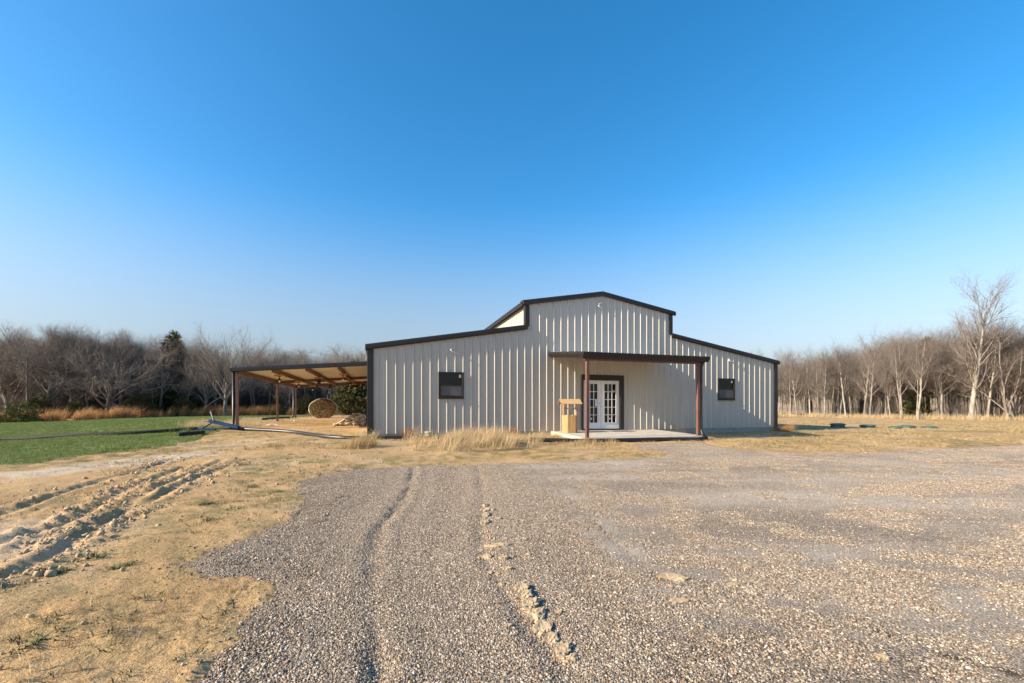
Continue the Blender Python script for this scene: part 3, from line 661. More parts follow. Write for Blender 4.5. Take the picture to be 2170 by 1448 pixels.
# ------------------------------------------------------------------ wishing well on the porch
wx, wy = bw(7.06, -.72); wz = .345-.08*.72/3.08-.001
well = empty('wishing_well', (wx, wy, wz), TH+R(-8))
tag(well, 'small pine wishing well planter with a little gabled roof on the porch', 'wishing well')
ns = 6; rw = .31
for s in range(ns):
    a0 = 2*math.pi*s/ns; a1 = 2*math.pi*(s+1)/ns
    A = np.array([math.cos(a0), math.sin(a0)])*rw; B = np.array([math.cos(a1), math.sin(a1)])*rw; nrm = (A+B)/np.linalg.norm(A+B)
    for k in range(3):
        p = A+(B-A)*(k/3+.008); q = A+(B-A)*((k+1)/3-.008); h = .66+.008*((s*3+k) % 3)
        m = MB(); m.prism([(p[0],p[1],.001),(q[0],q[1],.001),(q[0],q[1],h),(p[0],p[1],h)], (-nrm[0]*.02,-nrm[1]*.02,0)); m.build('plank', M['pine'], well)
MB().lathe([(.27,.50),(.27,.52)], 6).build('planter_floor', M['pine'], well)
for sx in (-1,1): bevel(MB().box((sx*.25-.02,-.045,.35),(sx*.25+.02,.045,1.13)).build('roof_post', M['pine'], well), .003)
for sy in (-1,1):
    m = MB(); m.prism([(-.41,0,1.27),(.41,0,1.27),(.41,sy*.30,1.09),(-.41,sy*.30,1.09)], (0,0,.018)); m.build('roof_board', M['pine_r'], well)
for sx in (-1,1):
    m = MB(); m.prism([(sx*.28,-.2,1.135),(sx*.28,.2,1.135),(sx*.28,0,1.255)], (sx*.02,0,0)); m.build('gable_board', M['pine'], well)
MB().tube([(-.23,0,.93),(.33,0,.93)], .022, 8).tube([(.33,0,.93),(.33,.0,.84)], .012, 6).tube([(.33,0,.84),(.42,0,.84)], .012, 6).build('crank', M['pine'], well)

# ------------------------------------------------------------------ yard things
def rough_stone(name, L, W, H, seed, mat, parent=None, sub=2):
    bm = bpy.data.meshes.new(name); import bmesh
    b = bmesh.new(); bmesh.ops.create_icosphere(b, subdivisions=sub, radius=1)
    r = np.random.default_rng(seed); ph = r.uniform(0, 9, 6)
    for v in b.verts:
        p = v.co; k = 1+.16*math.sin(p.x*3+ph[0])*math.cos(p.y*2.6+ph[1])+.10*math.sin(p.z*5+ph[2]+p.x*4)+r.uniform(-.05,.05)
        q = Vector((math.copysign(abs(p.x)**.7, p.x), math.copysign(abs(p.y)**.7, p.y), math.copysign(abs(p.z)**.6, p.z)))*k
        v.co = (q.x*L, q.y*W, q.z*H)
    b.to_mesh(bm); b.free(); bm.materials.append(mat)
    o = bpy.data.objects.new(name, bm); COL.objects.link(o)
    if parent: o.parent = parent
    return o
# hay bale
bx, by = bw(-3.93, 18.95); bz = gz1(bx, by)
bale = empty('hay_bale', (bx, by, bz-.05), TH); tag(bale, 'large round hay bale lying on its side beyond the carport', 'hay bale')
def bale_ring(y, sc=1.0, n=48, seed=0):
    r = np.random.default_rng(seed); out = []
    for j in range(n):
        a = 2*math.pi*j/n; x = .95*math.cos(a)*sc; z = .76*math.sin(a)*sc
        if z < 0: z *= .96
        k = 1+.015*math.sin(a*7+seed)+r.uniform(-.008,.008)
        out.append((x*k+.04*z, y, max(.735+z*k, .005)))
    return out
rings = [bale_ring(-.62,.955,seed=1), bale_ring(-.58,1.0,seed=2), bale_ring(-.2,1.01,seed=3), bale_ring(.2,1.0,seed=4), bale_ring(.58,1.0,seed=5), bale_ring(.62,.95,seed=6)]
v = [p for r_ in rings for p in r_]; n = 48
f = [(i*n+j, i*n+(j+1)%n, (i+1)*n+(j+1)%n, (i+1)*n+j) for i in range(5) for j in range(n)]
mk('netted_side', v, f, M['hay_wrap'], bale, True)
ev = []; ef = []; r_ = np.random.default_rng(4)
for k, s in enumerate((.955,.75,.55,.35,.15)):
    ev += [(x, -.62-(0 if k == 0 else .02), z) for x, y, z in [(a*s/.955, b, .735+(c-.735)*s/.955) for a, b, c in rings[0]]]
ef = [(i*n+(j+1)%n, i*n+j, (i+1)*n+j, (i+1)*n+(j+1)%n) for i in range(4) for j in range(n)]
cc_ = len(ev); ev.append((0,-.64,.735)); ef += [(4*n+(j+1)%n, 4*n+j, cc_) for j in range(n)]
q = mk('cut_end', ev, ef, M['hay_end_shaded'], bale, True); q.location = (0,0,0)
q = mk('cut_end', [(x,-y,z) for x,y,z in ev], [t[::-1] for t in ef], M['hay_end_shaded'], bale, True)
sb_ = np.random.default_rng(77); nb = 700; aa = sb_.uniform(0,6.28,nb); dd_ = np.sqrt(sb_.uniform(0,1,nb)); bx_ = .86*dd_*np.cos(aa); bz_ = .735+.66*dd_*np.sin(aa); ta = aa+1.57+sb_.normal(0,.5,nb); ln_ = sb_.uniform(.04,.14,nb)
p0 = np.stack([bx_, np.full(nb,-.645)-sb_.uniform(0,.02,nb), bz_], -1); dv_ = np.stack([np.cos(ta)*ln_, -sb_.uniform(0,.04,nb), np.sin(ta)*ln_], -1); wv_ = np.stack([-np.sin(ta), 0*ta, np.cos(ta)], -1)*.006
mk_np('loose_straw', np.stack([p0-wv_, p0+wv_, p0+dv_+wv_*.4, p0+dv_-wv_*.4], 1).reshape(-1,3), np.arange(nb*4).reshape(-1,4), M['straw'], bale)['kind'] = 'stuff'
# flagstone heap by the barn corner
hx, hy = bw(-1.42, 7.3); hz = gz1(hx, hy)
heap = empty('flagstone_heap', (hx, hy, hz), TH); tag(heap, 'low wedge-shaped heap of tan flagstones beside the left barn corner', 'stone heap')
hs = np.random.default_rng(12)
lay = [(-.62,0,.06,.16,.3,.06,0),(-.32,-.05,.07,.17,.32,.07,0),(0,-.1,.08,.19,.33,.08,0),(.33,-.08,.09,.18,.32,.09,0),(.62,0,.09,.16,.32,.10,0),
       (-.30,0,.20,.15,.28,.05,-18),(-.02,-.02,.24,.18,.30,.07,0),(.32,-.05,.26,.2,.30,.08,0),(.60,0,.28,.15,.3,.08,0),(.05,0,.37,.2,.28,.05,-15),(.40,-.03,.42,.22,.28,.07,0),(.62,.0,.46,.14,.26,.09,0),
       (-.28,.05,.27,.62,.30,.025,-30),(.42,.05,.56,.30,.28,.03,6)]
for i, (x, y, z, L, W, H, t) in enumerate(lay):
    o = rough_stone('flagstone', L, W, H, 40+i, M['stone'], heap); o.location = (x, y, z+.01); o.rotation_euler = (hs.uniform(-.06,.06), R(t), hs.uniform(-.2,.2))
# metal bench/table behind the heap
tx, ty = bw(-1.1, 10.2); tz = gz1(tx, ty)
tb = empty('metal_table', (tx, ty, tz), TH+.1); tag(tb, 'dark metal table with a lower shelf behind the flagstone heap', 'table')
for sx in (-1,1):
    for sy in (-1,1): MB().tube([(sx*.46,sy*.3,0),(sx*.38,sy*.24,.98)], .022, 6).build('leg', M['blackm'], tb)
MB().box((-.62,-.36,.98),(.62,.36,1.02)).build('top', M['blackm'], tb); MB().box((-.40,-.26,.52),(.40,.26,.60)).build('shelf', M['blackm'], tb)
for sx in (-1,1): MB().tube([(sx*.45,-.29,.1),(0,-.27,.5)], .014, 6).build('brace', M['blackm'], tb)
# riser with cap
rx, ry = bw(1.72, -.42); rz = gz1(rx, ry)-.03
ri = empty('drain_riser', (rx, ry, rz)); tag(ri, 'short grey concrete riser with pale green cap at the foot of the barn wall', 'drain riser')
MB().lathe([(.125,0),(.125,.24),(.115,.25)], 20).build('pipe', M['found'], ri, True); MB().lathe([(.145,.251),(.15,.26),(.15,.285),(.13,.30),(.02,.305)], 20).build('cap', M['pale_lid'], ri)
rx, ry = bw(-.62, -.30); o = rough_stone('rock', .085, .09, .085, 5, M['rock'], None, 1); o.location = (rx, ry, gz1(rx, ry)+.06); o.rotation_euler = (.3,.2,.5)
tag(o, 'dark grey lump of rock at the left front corner of the barn', 'rock')
# pipes
def corr_pipe(name, pts, r, lab, mat, corr=True, step=.02, n=10):
    P = np.array(pts, float)
    s = np.concatenate([[0], np.cumsum(np.linalg.norm(np.diff(P[:, :2], axis=0), axis=1))])
    # smooth resample
    t = np.arange(0, s[-1], step); k = np.ones(9)/9
    x = np.interp(t, s, P[:,0]); y = np.interp(t, s, P[:,1])
    w_ = max(3, int(.5/step)); pad = lambda a: np.convolve(np.pad(a, w_, mode='edge'), np.ones(2*w_+1)/(2*w_+1), 'valid')
    x, y = pad(x), pad(y); z = pad(np.interp(t, s, P[:,2]))
    rad = r*(1+(.06*np.sign(np.sin(t*2*math.pi/.075)) if corr else 0*t))
    o = MB().tube(list(zip(x, y, z)), list(rad), n).build(name, mat, None, True)
    return tag(o, lab, 'pipe', 'black drain pipes on the ground')
def onground(P, lift): return [(x, y, gz1(x, y)+lift) for x, y in P]
PA = onground([(-11.45,17.75),(-10.74,17.45),(-9.87,17.3),(-9.03,17.1),(-8.28,16.8),(-7.4,16.0),(-6.67,15.3),(-6.15,15.0),(-5.5,14.75)]+[bw(u,-p) for u, p in ((-.1,.42),(.6,.45),(1.3,.62),(2,.8),(3.2,1.2))], .055)
corr_pipe('drain_pipe', PA, .072, 'long black pipe lying in curves from the carport post to the barn front', M['black'], False, .05)
PB = onground([bw(u, -p) for u, p in ((4.6,2.75),(5.5,3.1),(6.4,3.28),(8,3.30),(9.5,3.30),(10.9,3.27),(11.3,3.22))], .06)+[bw(11.42,-3.12)+(.25,)]
corr_pipe('drain_pipe', PB, .068, 'black corrugated pipe running along the front edge of the porch slab', M['black'], True, .0188)
PC = onground([(-24,15.0),(-20.5,15.6),(-17.4,15.5),(-15.3,15.45),(-13.9,15.6),(-13.06,15.95),(-12.4,16.4),(-12.0,16.9)], .06)
corr_pipe('drain_pipe', PC, .07, 'black pipe stretched across the green lawn', M['pipe_dull'], False, .06)
PD_ = onground([(-11.85,15.3),(-11.5,15.75),(-11.25,16.2)], .06)
corr_pipe('drain_pipe', PD_, .075, 'short black pipe offcut at the lawn edge beside the blue steel frame', M['pipe_dull'], False, .05)
x0 = bw(CU0-.3, CV[2]-.1); PE = onground([x0, bw(CU0-.9,CV[2]-1.0), bw(CU0-1.3,CV[2]-2.5), bw(CU0-1.2,CV[2]-4.2)], .06)
corr_pipe('drain_pipe', PE, .065, 'black pipe leading from the rear carport downspout', M['black'], True, .03)
# blue frame
fx, fy = -11.15, 17.3; fz = gz1(fx, fy)
bf = empty('steel_frame', (fx, fy, fz)); tag(bf, 'collapsed blue steel frame lying beside the front carport post', 'metal frame')
def bar(p, q, r, name, mat): MB().tube([p, q], r, 6).build(name, mat, bf)
m = MB(); m.prism([(-.95,.1,.30),(.30,-.05,.06),(.30,-.05,.16),(-.95,.1,.42)], (.03,.14,0)); m.build('beam', M['blue'], bf)
bar((-1.15,.15,.36),(-.93,.12,.36), .028, 'axle_end', M['blackm']); bar((-.70,.05,.38),(-1.02,.35,.72), .028, 'rod', M['blackm']); bar((-1.06,.36,.66),(-1.0,.36,.80), .022, 'handle', M['blackm'])
bar((-.72,.0,.30),(-1.0,-.3,.03), .025, 'strut', M['blue']); bar((-.62,-.45,.05),(-1.25,-.75,.04), .045, 'rail', M['blue']); bar((-.25,-.5,.05),(-1.1,-.55,.07), .04, 'rail', M['blue']); bar((-1.5,-.4,.04),(.1,.2,.06), .04, 'rail', M['blackm'])
# septic lids
for i, ((x, y), r_, h) in enumerate(zip([(17.69,23.72),(19.05,23.4),(19.65,22.4),(20.95,23.15),(21.7,22.7)], (.36,.36,.30,.36,.34), (.16,.10,.05,.07,.05))):
    t = empty('septic_lid', (x, y, gz1(x, y)-.01)); lab = ['tallest round green septic lid, half in the barn shadow', 'round green septic lid second from the barn', 'lowest round green septic lid, third from the barn', 'round green septic lid fourth from the barn', 'round green septic lid farthest from the barn'][i]
    tag(t, lab, 'septic lid', 'septic lids in the dry grass')
    MB().lathe([(r_*.9,0),(r_*.9,h)], 24).build('riser', M['green_lid'], t, True)
    MB().lathe([(r_*1.02,h+.001),(r_*1.04,h+.03),(r_*.92,h+.06),(r_*.5,h+.085),(.02,h+.09)], 24).build('lid', M['green_lid'], t, True)
# litter near the carport
for i, (u, v, L) in enumerate(((-5.1,6.9,.55),(-4.9,11.6,.35))):
    x, y = bw(u, v); m = MB(); r_ = np.random.default_rng(i)
    g = [(a*L/6, b*.09, gz1(x, y)+.03+r_.uniform(0,.07)) for a in range(7) for b in range(3)]
    m.add([(x+p[0], y+p[1], p[2]) for p in g], [(a*3+b, a*3+b+1, a*3+b+4, a*3+b+3) for a in range(6) for b in range(2)])
    o = m.build('plastic_scrap', M['litter']); md = o.modifiers.new('s','SOLIDIFY'); md.thickness = .012
    tag(o, ['crumpled white plastic scrap on the ground behind the front carport post', 'small crumpled white plastic scrap by the middle carport post'][i], 'plastic scrap', 'plastic scraps under the carport')
# clods of dirt on the gravel
CL = [(-0.36,5.66,1,'l'),(-0.33,5.42,1.2,'l'),(-0.32,5.17,1.3,'l'),(-0.3,4.86,1.2,'l'),(-0.25,5.4,.8,''),(-0.16,5.0,.7,''),(0.11,4.23,.8,''),(-0.19,4.0,.8,'w'),(-0.11,4.05,.9,'w'),(-0.28,3.91,.5,''),(-0.22,3.73,1.1,''),(-0.07,3.67,.9,''),(-0.01,3.71,.6,''),(-0.04,3.43,.7,''),(-0.17,3.38,.5,''),(-0.11,3.35,.5,''),(-0.08,3.15,.6,''),(0.07,3.07,1,'l'),(0.09,2.95,1.1,'l'),(0.12,2.82,1.2,'l'),(0.15,2.69,1.1,'l'),(0.18,2.55,1.1,'l'),(0.22,2.43,.9,'l'),(0.27,2.3,.9,'l'),(0.30,2.22,.7,''),(0.29,2.73,.45,''),(1.21,3.29,1.5,'f'),(1.89,3.5,.6,'f'),(1.59,3.15,.7,'f'),(1.11,2.9,.8,'f'),(1.9,2.24,.6,''),(1.06,7.85,.7,''),(0.14,3.79,.5,''),(-.02,2.55,.4,'')]
def clod_mesh(seed):
    o = rough_stone('dirt_clod', .045, .038, .020, seed, M['clod'], None, 4); r = np.random.default_rng(seed)
    me = o.data; n = len(me.vertices); co = np.empty(n*3, np.float32); me.vertices.foreach_get('co', co); co = co.reshape(-1,3)
    k = .62+.75*fbm(co[:,0]*75+seed, co[:,1]*75+co[:,2]*40, seed, 4); co *= k[:,None]; me.vertices.foreach_set('co', co.ravel()); me.update(); return o
clod_src = [clod_mesh(100+i) for i in range(4)]
for i, (x, y, s, k) in enumerate(CL):
    src = clod_src[i % 4]; o = src if i < 4 else src.copy()
    if i >= 4: COL.objects.link(o)
    sc = {'l':(1.0*s,1.9*s,1.0*s),'w':(2.0*s,.7*s,.9*s),'f':(1.5*s,1.1*s,.55*s),'':(s,s,s)}[k]
    o.scale = sc; o.location = (x, y, gz1(x, y)+.004); o.rotation_euler = (0,0,(-.12 if y > 4 else -.22) if k == 'l' else random.uniform(-.4,.4))
    rank = sum(1 for q in CL if q[3] == k and q[1] < y)+1
    lab = {'l':f'elongated tan clod pressed in the dirt trail on the gravel, {ORD(rank)} nearest the camera','f':f'flat patch of tan dirt right of the gravel wheel track, {ORD(rank)} nearest the camera','w':f'wide low ridge of tan dirt across the gravel wheel track, {ORD(rank)} nearest the camera','':f'loose round tan dirt clod on the gravel, {ORD(rank)} nearest the camera'}[k]
    tag(o, lab, 'dirt clod', 'dirt clods on the gravel')

# ------------------------------------------------------------------ scattering
def proto_col(name, objs):
    c = bpy.data.collections.new(name)
    for o in objs: c.objects.link(o)
    return c
def scatter(name, P, S, ROT, IDX, col):
    me = bpy.data.meshes.new(name); P = np.asarray(P, np.float32); n = len(P)
    me.vertices.add(n); me.vertices.foreach_set('co', P.ravel())
    a = me.attributes.new('scl', 'FLOAT', 'POINT'); a.data.foreach_set('value', np.asarray(S, np.float32))
    a = me.attributes.new('rot', 'FLOAT_VECTOR', 'POINT'); a.data.foreach_set('vector', np.asarray(ROT, np.float32).ravel())
    a = me.attributes.new('pick', 'INT', 'POINT'); a.data.foreach_set('value', np.asarray(IDX, np.int32))
    o = bpy.data.objects.new(name, me); COL.objects.link(o)
    ng = bpy.data.node_groups.new(name, 'GeometryNodeTree')
    ng.interface.new_socket('Geometry', in_out='INPUT', socket_type='NodeSocketGeometry'); ng.interface.new_socket('Geometry', in_out='OUTPUT', socket_type='NodeSocketGeometry')
    gi = ng.nodes.new('NodeGroupInput'); go = ng.nodes.new('NodeGroupOutput'); ip = ng.nodes.new('GeometryNodeInstanceOnPoints')
    ci = ng.nodes.new('GeometryNodeCollectionInfo'); ci.inputs['Collection'].default_value = col; ci.inputs['Separate Children'].default_value = True; ci.inputs['Reset Children'].default_value = True
    def na(nm, t):
        q = ng.nodes.new('GeometryNodeInputNamedAttribute'); q.data_type = t; q.inputs['Name'].default_value = nm
        return next(s for s in q.outputs if s.enabled and s.name == 'Attribute')
    ng.links.new(gi.outputs[0], ip.inputs['Points']); ng.links.new(ci.outputs[0], ip.inputs['Instance']); ip.inputs['Pick Instance'].default_value = True
    ng.links.new(na('pick','INT'), ip.inputs['Instance Index']); ng.links.new(na('scl','FLOAT'), ip.inputs['Scale'])
    e2r = ng.nodes.new('FunctionNodeEulerToRotation'); ng.links.new(na('rot','FLOAT_VECTOR'), e2r.inputs[0]); ng.links.new(e2r.outputs[0], ip.inputs['Rotation'])
    ng.links.new(ip.outputs[0], go.inputs[0])
    md = o.modifiers.new('scatter', 'NODES'); md.node_group = ng
    o['kind'] = 'stuff'; return o
# gravel stones
phi = (1+5**.5)/2
ICO = np.array([(-1,phi,0),(1,phi,0),(-1,-phi,0),(1,-phi,0),(0,-1,phi),(0,1,phi),(0,-1,-phi),(0,1,-phi),(phi,0,-1),(phi,0,1),(-phi,0,-1),(-phi,0,1)])/math.hypot(1,phi)
ICF = np.array([(0,11,5),(0,5,1),(0,1,7),(0,7,10),(0,10,11),(1,5,9),(5,11,4),(11,10,2),(10,7,6),(7,1,8),(3,9,4),(3,4,2),(3,2,6),(3,6,8),(3,8,9),(4,9,5),(2,4,11),(6,2,10),(8,6,7),(9,8,1)])
def stones(n, size, L, seed, disc=False):
    r = np.random.default_rng(seed); V = []; F = []
    for k in range(n):
        s = size*np.exp(r.normal(0,.35)); q = ICO*(1+r.uniform(-.28,.28,(12,1)))*np.array([1,r.uniform(.6,.9),r.uniform(.45,.75)])*s
        a = r.uniform(0,6.28); t = r.normal(0,.45); c, s_ = math.cos(a), math.sin(a); ct, st = math.cos(t), math.sin(t)
        q = q @ np.array([[1,0,0],[0,ct,-st],[0,st,ct]]).T @ np.array([[c,-s_,0],[s_,c,0],[0,0,1]]).T
        F.append(ICF+12*k)
        if disc: a = r.uniform(0,6.28); d = math.sqrt(r.uniform(0,1)); pos = (L*d*math.cos(a), L*d*math.sin(a), r.uniform(-.4,.7)*size-.9*size*d**3)
        else: pos = (r.uniform(-L,L), r.uniform(-L,L), r.uniform(-.3,.8)*size)
        V.append(q+np.array(pos))
    return np.concatenate(V), np.concatenate(F)
patches = [mk_np('gravel_patch', *stones(1700, .0050, .215, 200+i, True), M['gstone'], link=False) for i in range(5)]
patches += [mk_np('gravel_patch', *stones(260, .0045, .215, 220+i, True), M['gstone'], link=False) for i in range(3)]
patches += [mk_np('gravel_patch', *stones(95, .0050, .05, 230+i, True), M['gstone'], link=False) for i in range(3)]
for i_, o_ in enumerate(patches): o_.name = f'gravel_patch_{i_:02d}'
pc = proto_col('gravel_patches', patches)
s_ = .26; X, Y = np.meshgrid(np.arange(-6, 24, s_), np.arange(-.3, 17, s_)); X = X.ravel()+rng.uniform(-.06,.06,X.size); Y = Y.ravel()+rng.uniform(-.06,.06,Y.size)
k = (np.abs(X) < 1.34*np.maximum(Y,0)+1.6) & (np.hypot(X, Y) < 26); X, Y = X[k], Y[k]
sdv = gravel_sd(X, Y); fn = np.clip(sstep(.3, 4.0, X+.35*(Y-3))*.85+.5*np.exp(-(np.min([seg_dist(X,Y,P) for P in TRK[2:]],0)/.3)**2), 0, 1)
st = fbm(X*.35+Y*.12, Y*1.3-X*.45, 111, 4)
skip = ((fn*1.15 > rng.uniform(.2,1.1,len(X))) & (st > .37)); keep = (sdv > .24) & (np.minimum(seg_dist(X,Y,TRK[0]), seg_dist(X,Y,TRK[1])) > .26); X, Y, skip = X[keep], Y[keep], skip[keep]
PK = np.where(skip, 5+rng.integers(0,3,len(X)), rng.integers(0,5,len(X)))
mx, my = np.meshgrid(np.arange(-3,1.2,.05), np.arange(1.2,10,.05)); mx = mx.ravel()+rng.uniform(-.015,.015,mx.size); my = my.ravel()+rng.uniform(-.015,.015,my.size)
mk_ = (np.minimum(seg_dist(mx,my,TRK[0]), seg_dist(mx,my,TRK[1])) < .42) & (gravel_sd(mx,my) > .05); mx, my = mx[mk_], my[mk_]
X = np.concatenate([X, mx]); Y = np.concatenate([Y, my]); PK = np.concatenate([PK, 8+rng.integers(0,3,len(mx))])
Z = z_gravel(X, Y); e = np.where(PK < 8, .1, .03); gxn = (z_gravel(X+e,Y)-z_gravel(X-e,Y))/(2*e); gyn = (z_gravel(X,Y+e)-z_gravel(X,Y-e))/(2*e)
o = scatter('loose_gravel', np.stack([X,Y,Z],-1), np.ones(len(X)), np.stack([np.arctan(gyn), -np.arctan(gxn), 0*X], -1), PK, pc)
tag(o, 'loose grey and white gravel stones covering the driveway', 'gravel')
single = [mk_np('gravel_stone', *stones(1, .0055, .001, 300+i), M['gstone'], link=False) for i in range(8)]
sc_ = proto_col('gravel_single', single)
X = rng.uniform(-6, 14, 420000); Y = rng.uniform(1.2, 12, 420000); k = (X < .9) | (Y > 8.5); X, Y = X[k], Y[k]; k = np.abs(poly_sd(X, Y, GRAVEL)) < 1.3; X, Y = X[k], Y[k]; sdv = gravel_sd(X, Y)
k = (np.abs(X) < 1.3*Y+1) & (sdv < .40) & (rng.uniform(0,1,len(X)) < np.clip(np.where(sdv > .1, 1, np.exp((sdv-.1)/.12))+.008, 0, 1)*np.clip(6/Y,.25,1)); X, Y = X[k], Y[k]
o = scatter('stray_gravel', np.stack([X,Y,gz(X,Y)+.002],-1), rng.uniform(.6,1.5,len(X)), np.stack([rng.uniform(-.4,.4,len(X)), rng.uniform(-.4,.4,len(X)), rng.uniform(0,6.28,len(X))],-1), rng.integers(0,8,len(X)), sc_)
tag(o, 'stray gravel stones along the edge of the driveway', 'gravel')
# grass blades
def blades(B, H, W, lean, az, seed, curve=.5):
    """B (n,3) bases, H heights, W widths, lean (n,2) horizontal tip offset"""
    r = np.random.default_rng(seed); n = len(B); a = r.uniform(0, 2*np.pi, n); side = np.stack([np.cos(a), np.sin(a), 0*a], -1)*W[:,None]/2
    L3 = np.concatenate([lean, np.zeros((n,1))], 1); up = np.stack([0*H, 0*H, H], -1)
    mid = B+up*.55+L3*(.55*curve); tip = B+up+L3
    V = np.stack([B-side, B+side, mid+side*.75, mid-side*.75, tip], 1).reshape(-1,3); i = np.arange(n)[:,None]*5
    return V, [i+np.array([[0,1,2,3]]), i+np.array([[3,2,4]])]
def tuft(name, n, r, h, w, mat, seed, spread=.6, bias=(0,0)):
    q = np.random.default_rng(seed); a = q.uniform(0,6.28,n); d = r*np.sqrt(q.uniform(0,1,n)); B = np.stack([d*np.cos(a), d*np.sin(a), 0*a-.01], -1)
    H = h*q.uniform(.5,1.15,n); L = np.stack([np.cos(a), np.sin(a)],-1)*(H*spread*q.uniform(.1,1,n))[:,None]+q.normal(0,.25,(n,2))*H[:,None]*spread+np.array(bias)*H[:,None]
    return mk_np(name, *blades(B, H, w*q.uniform(.7,1.3,n), L, None, seed), mat, link=False)
def rot_z(n): return np.stack([0*np.arange(n), 0*np.arange(n), rng.uniform(0,6.28,n)], -1)
lt = proto_col('lawn_tufts', [tuft('lawn_tuft', 34, .16, .06, .007, M['lawnblade'], 400+i, .8) for i in range(5)])
X = rng.uniform(-42, -9, 60000); Y = rng.uniform(7, 46, 60000); k = (lawn_sd(X,Y) > .15) & (X > -1.28*Y-2) & (rng.uniform(0,1,len(X)) < np.clip(16/Y, 0, 1)); X, Y = X[k], Y[k]
o = scatter('lawn_grass', np.stack([X,Y,z_lawn(X,Y)],-1), rng.uniform(.7,1.4,len(X)), rot_z(len(X)), rng.integers(0,5,len(X)), lt); tag(o, 'short green grass blades of the lawn', 'grass')
dt = proto_col('dry_tufts', [tuft('dry_tuft', 16, .05, .05, .004, M['straw'], 420+i, 1.6) for i in range(4)]+[tuft('weed_tuft', 14, .05, .04, .006, M['weed'], 430+i, 1.6) for i in range(1)])
n = 120000; X = rng.uniform(-26, 34, n); Y = rng.uniform(1.3, 34, n)
dens = sstep(.40,.66,fbm(X*.6,Y*.6,121))*.9+.07
bl = (X-BO[0])*BU[0]+(Y-BO[1])*BU[1]; bvv = (X-BO[0])*BV[0]+(Y-BO[1])*BV[1]; inb = (bl > -.4) & (bl < 18.2) & (bvv > -.05) & (bvv < 18.6); inp = (bl > 6.4) & (bl < 11.6) & (bvv > -3.2) & (bvv < .1)
cpz = (bl > -5.6) & (bl < -.3) & (bvv > 3) & (bvv < 20)
rd = np.min([seg_dist(X,Y,P) for P in RUTS],0)
k = (np.abs(X) < 1.25*Y+1) & (gravel_sd(X,Y) < -.1) & (lawn_sd(X,Y) < .2) & ~inb & ~inp & (rng.uniform(0,1,n) < dens*np.where(cpz,.15,1)*np.where(rd < .25,.15,1)*np.clip(9/Y,.25,1)); X, Y, = X[k], Y[k]
o = scatter('dry_turf', np.stack([X,Y,gz(X,Y)],-1), rng.uniform(.6,1.6,len(X))*np.where(Y > 12,1.5,1), rot_z(len(X)), rng.integers(0,5,len(X)), dt); tag(o, 'thin dry turf tufts scattered over the sandy ground', 'grass')
# crumbs of soil round the ruts
crumb = proto_col('soil_crumbs', [mk_np('soil_crumb', *stones(1, .008, .001, 330+i), M['clod'], link=False) for i in range(6)])
n = 60000; X = rng.uniform(-9.5,-2.5,n); Y = rng.uniform(2,13,n); rd = np.min([seg_dist(X,Y,P) for P in RUTS],0)
k = (rng.uniform(0,1,n) < .7*np.exp(-((rd-.20)/.17)**2)*sstep(.45,.65,fbm(X*1.6,Y*1.6,131))+.02*sstep(.45,.6,fbm(X*.9,Y*.9,133))) & (gravel_sd(X,Y) < -.2) & (lawn_sd(X,Y) < 0); X, Y = X[k], Y[k]
o = scatter('soil_crumbs', np.stack([X,Y,z_dirt(X,Y)+.004],-1), np.clip(np.exp(rng.normal(.1,.6,len(X))),.4,3.4), np.stack([rng.uniform(-1,1,len(X)),rng.uniform(-1,1,len(X)),rng.uniform(0,6.28,len(X))],-1), rng.integers(0,6,len(X)), crumb); tag(o, 'crumbs of churned sandy soil along the wheel ruts', 'soil')

n = 26000; X = rng.uniform(-1.2,.8,n); Y = rng.uniform(1.6,9.5,n); td = seg_dist(X,Y,[(-.36,6.2),(-.30,4.86),(-.2,4.0),(-.05,3.3),(.10,2.85),(.28,2.2)])
k = (rng.uniform(0,1,n) < 0.4*np.exp(-(td/.085)**2)*sstep(.42,.62,fbm(X*2.2,Y*1.2,135))*np.clip(4/Y,.4,1)); X, Y = X[k], Y[k]
o = scatter('soil_crumbs', np.stack([X,Y,gz(X,Y)+.006],-1), np.clip(np.exp(rng.normal(-.2,.45,len(X))),.3,1.5), np.stack([rng.uniform(-1,1,len(X)),rng.uniform(-1,1,len(X)),rng.uniform(0,6.28,len(X))],-1), rng.integers(0,6,len(X)), crumb); tag(o, 'crumbs of tan soil dropped along the gravel wheel track', 'soil')

# tall dry grass
def grass_patch(name, pts, H, mat, lab, lean=(.35,0), w=.006, seed=0, cat='grass', kind=None, spread=.35):
    r = np.random.default_rng(seed); pts = np.asarray(pts); n = len(pts); h = H*r.uniform(.45,1.15,n)*np.clip(.35+1.3*fbm(pts[:,0]*1.7, pts[:,1]*1.7, seed+900, 3), .4, 1.3)
    B = np.stack([pts[:,0], pts[:,1], gz(pts[:,0], pts[:,1])-.02], -1)
    L = np.array(lean)[None]*h[:,None]+r.normal(0,spread,(n,2))*h[:,None]
    o = mk_np(name, *blades(B, h, w*r.uniform(.7,1.4,n), L, None, seed, .6), mat); tag(o, lab, cat, None if kind else {'grass_tuft':'dry grass tufts','rusty_weed':'rusty weeds along the barn','green_weed':'green weeds on the dirt'}.get(name), kind); return o
def blob(c, rx, ry, n, seed, rz=TH):
    r = np.random.default_rng(seed); a = r.uniform(0,6.28,n); d = np.sqrt(r.uniform(0,1,n)); x = rx*d*np.cos(a); y = ry*d*np.sin(a)
    return np.stack([c[0]+x*math.cos(rz)-y*math.sin(rz), c[1]+x*math.sin(rz)+y*math.cos(rz)], -1)
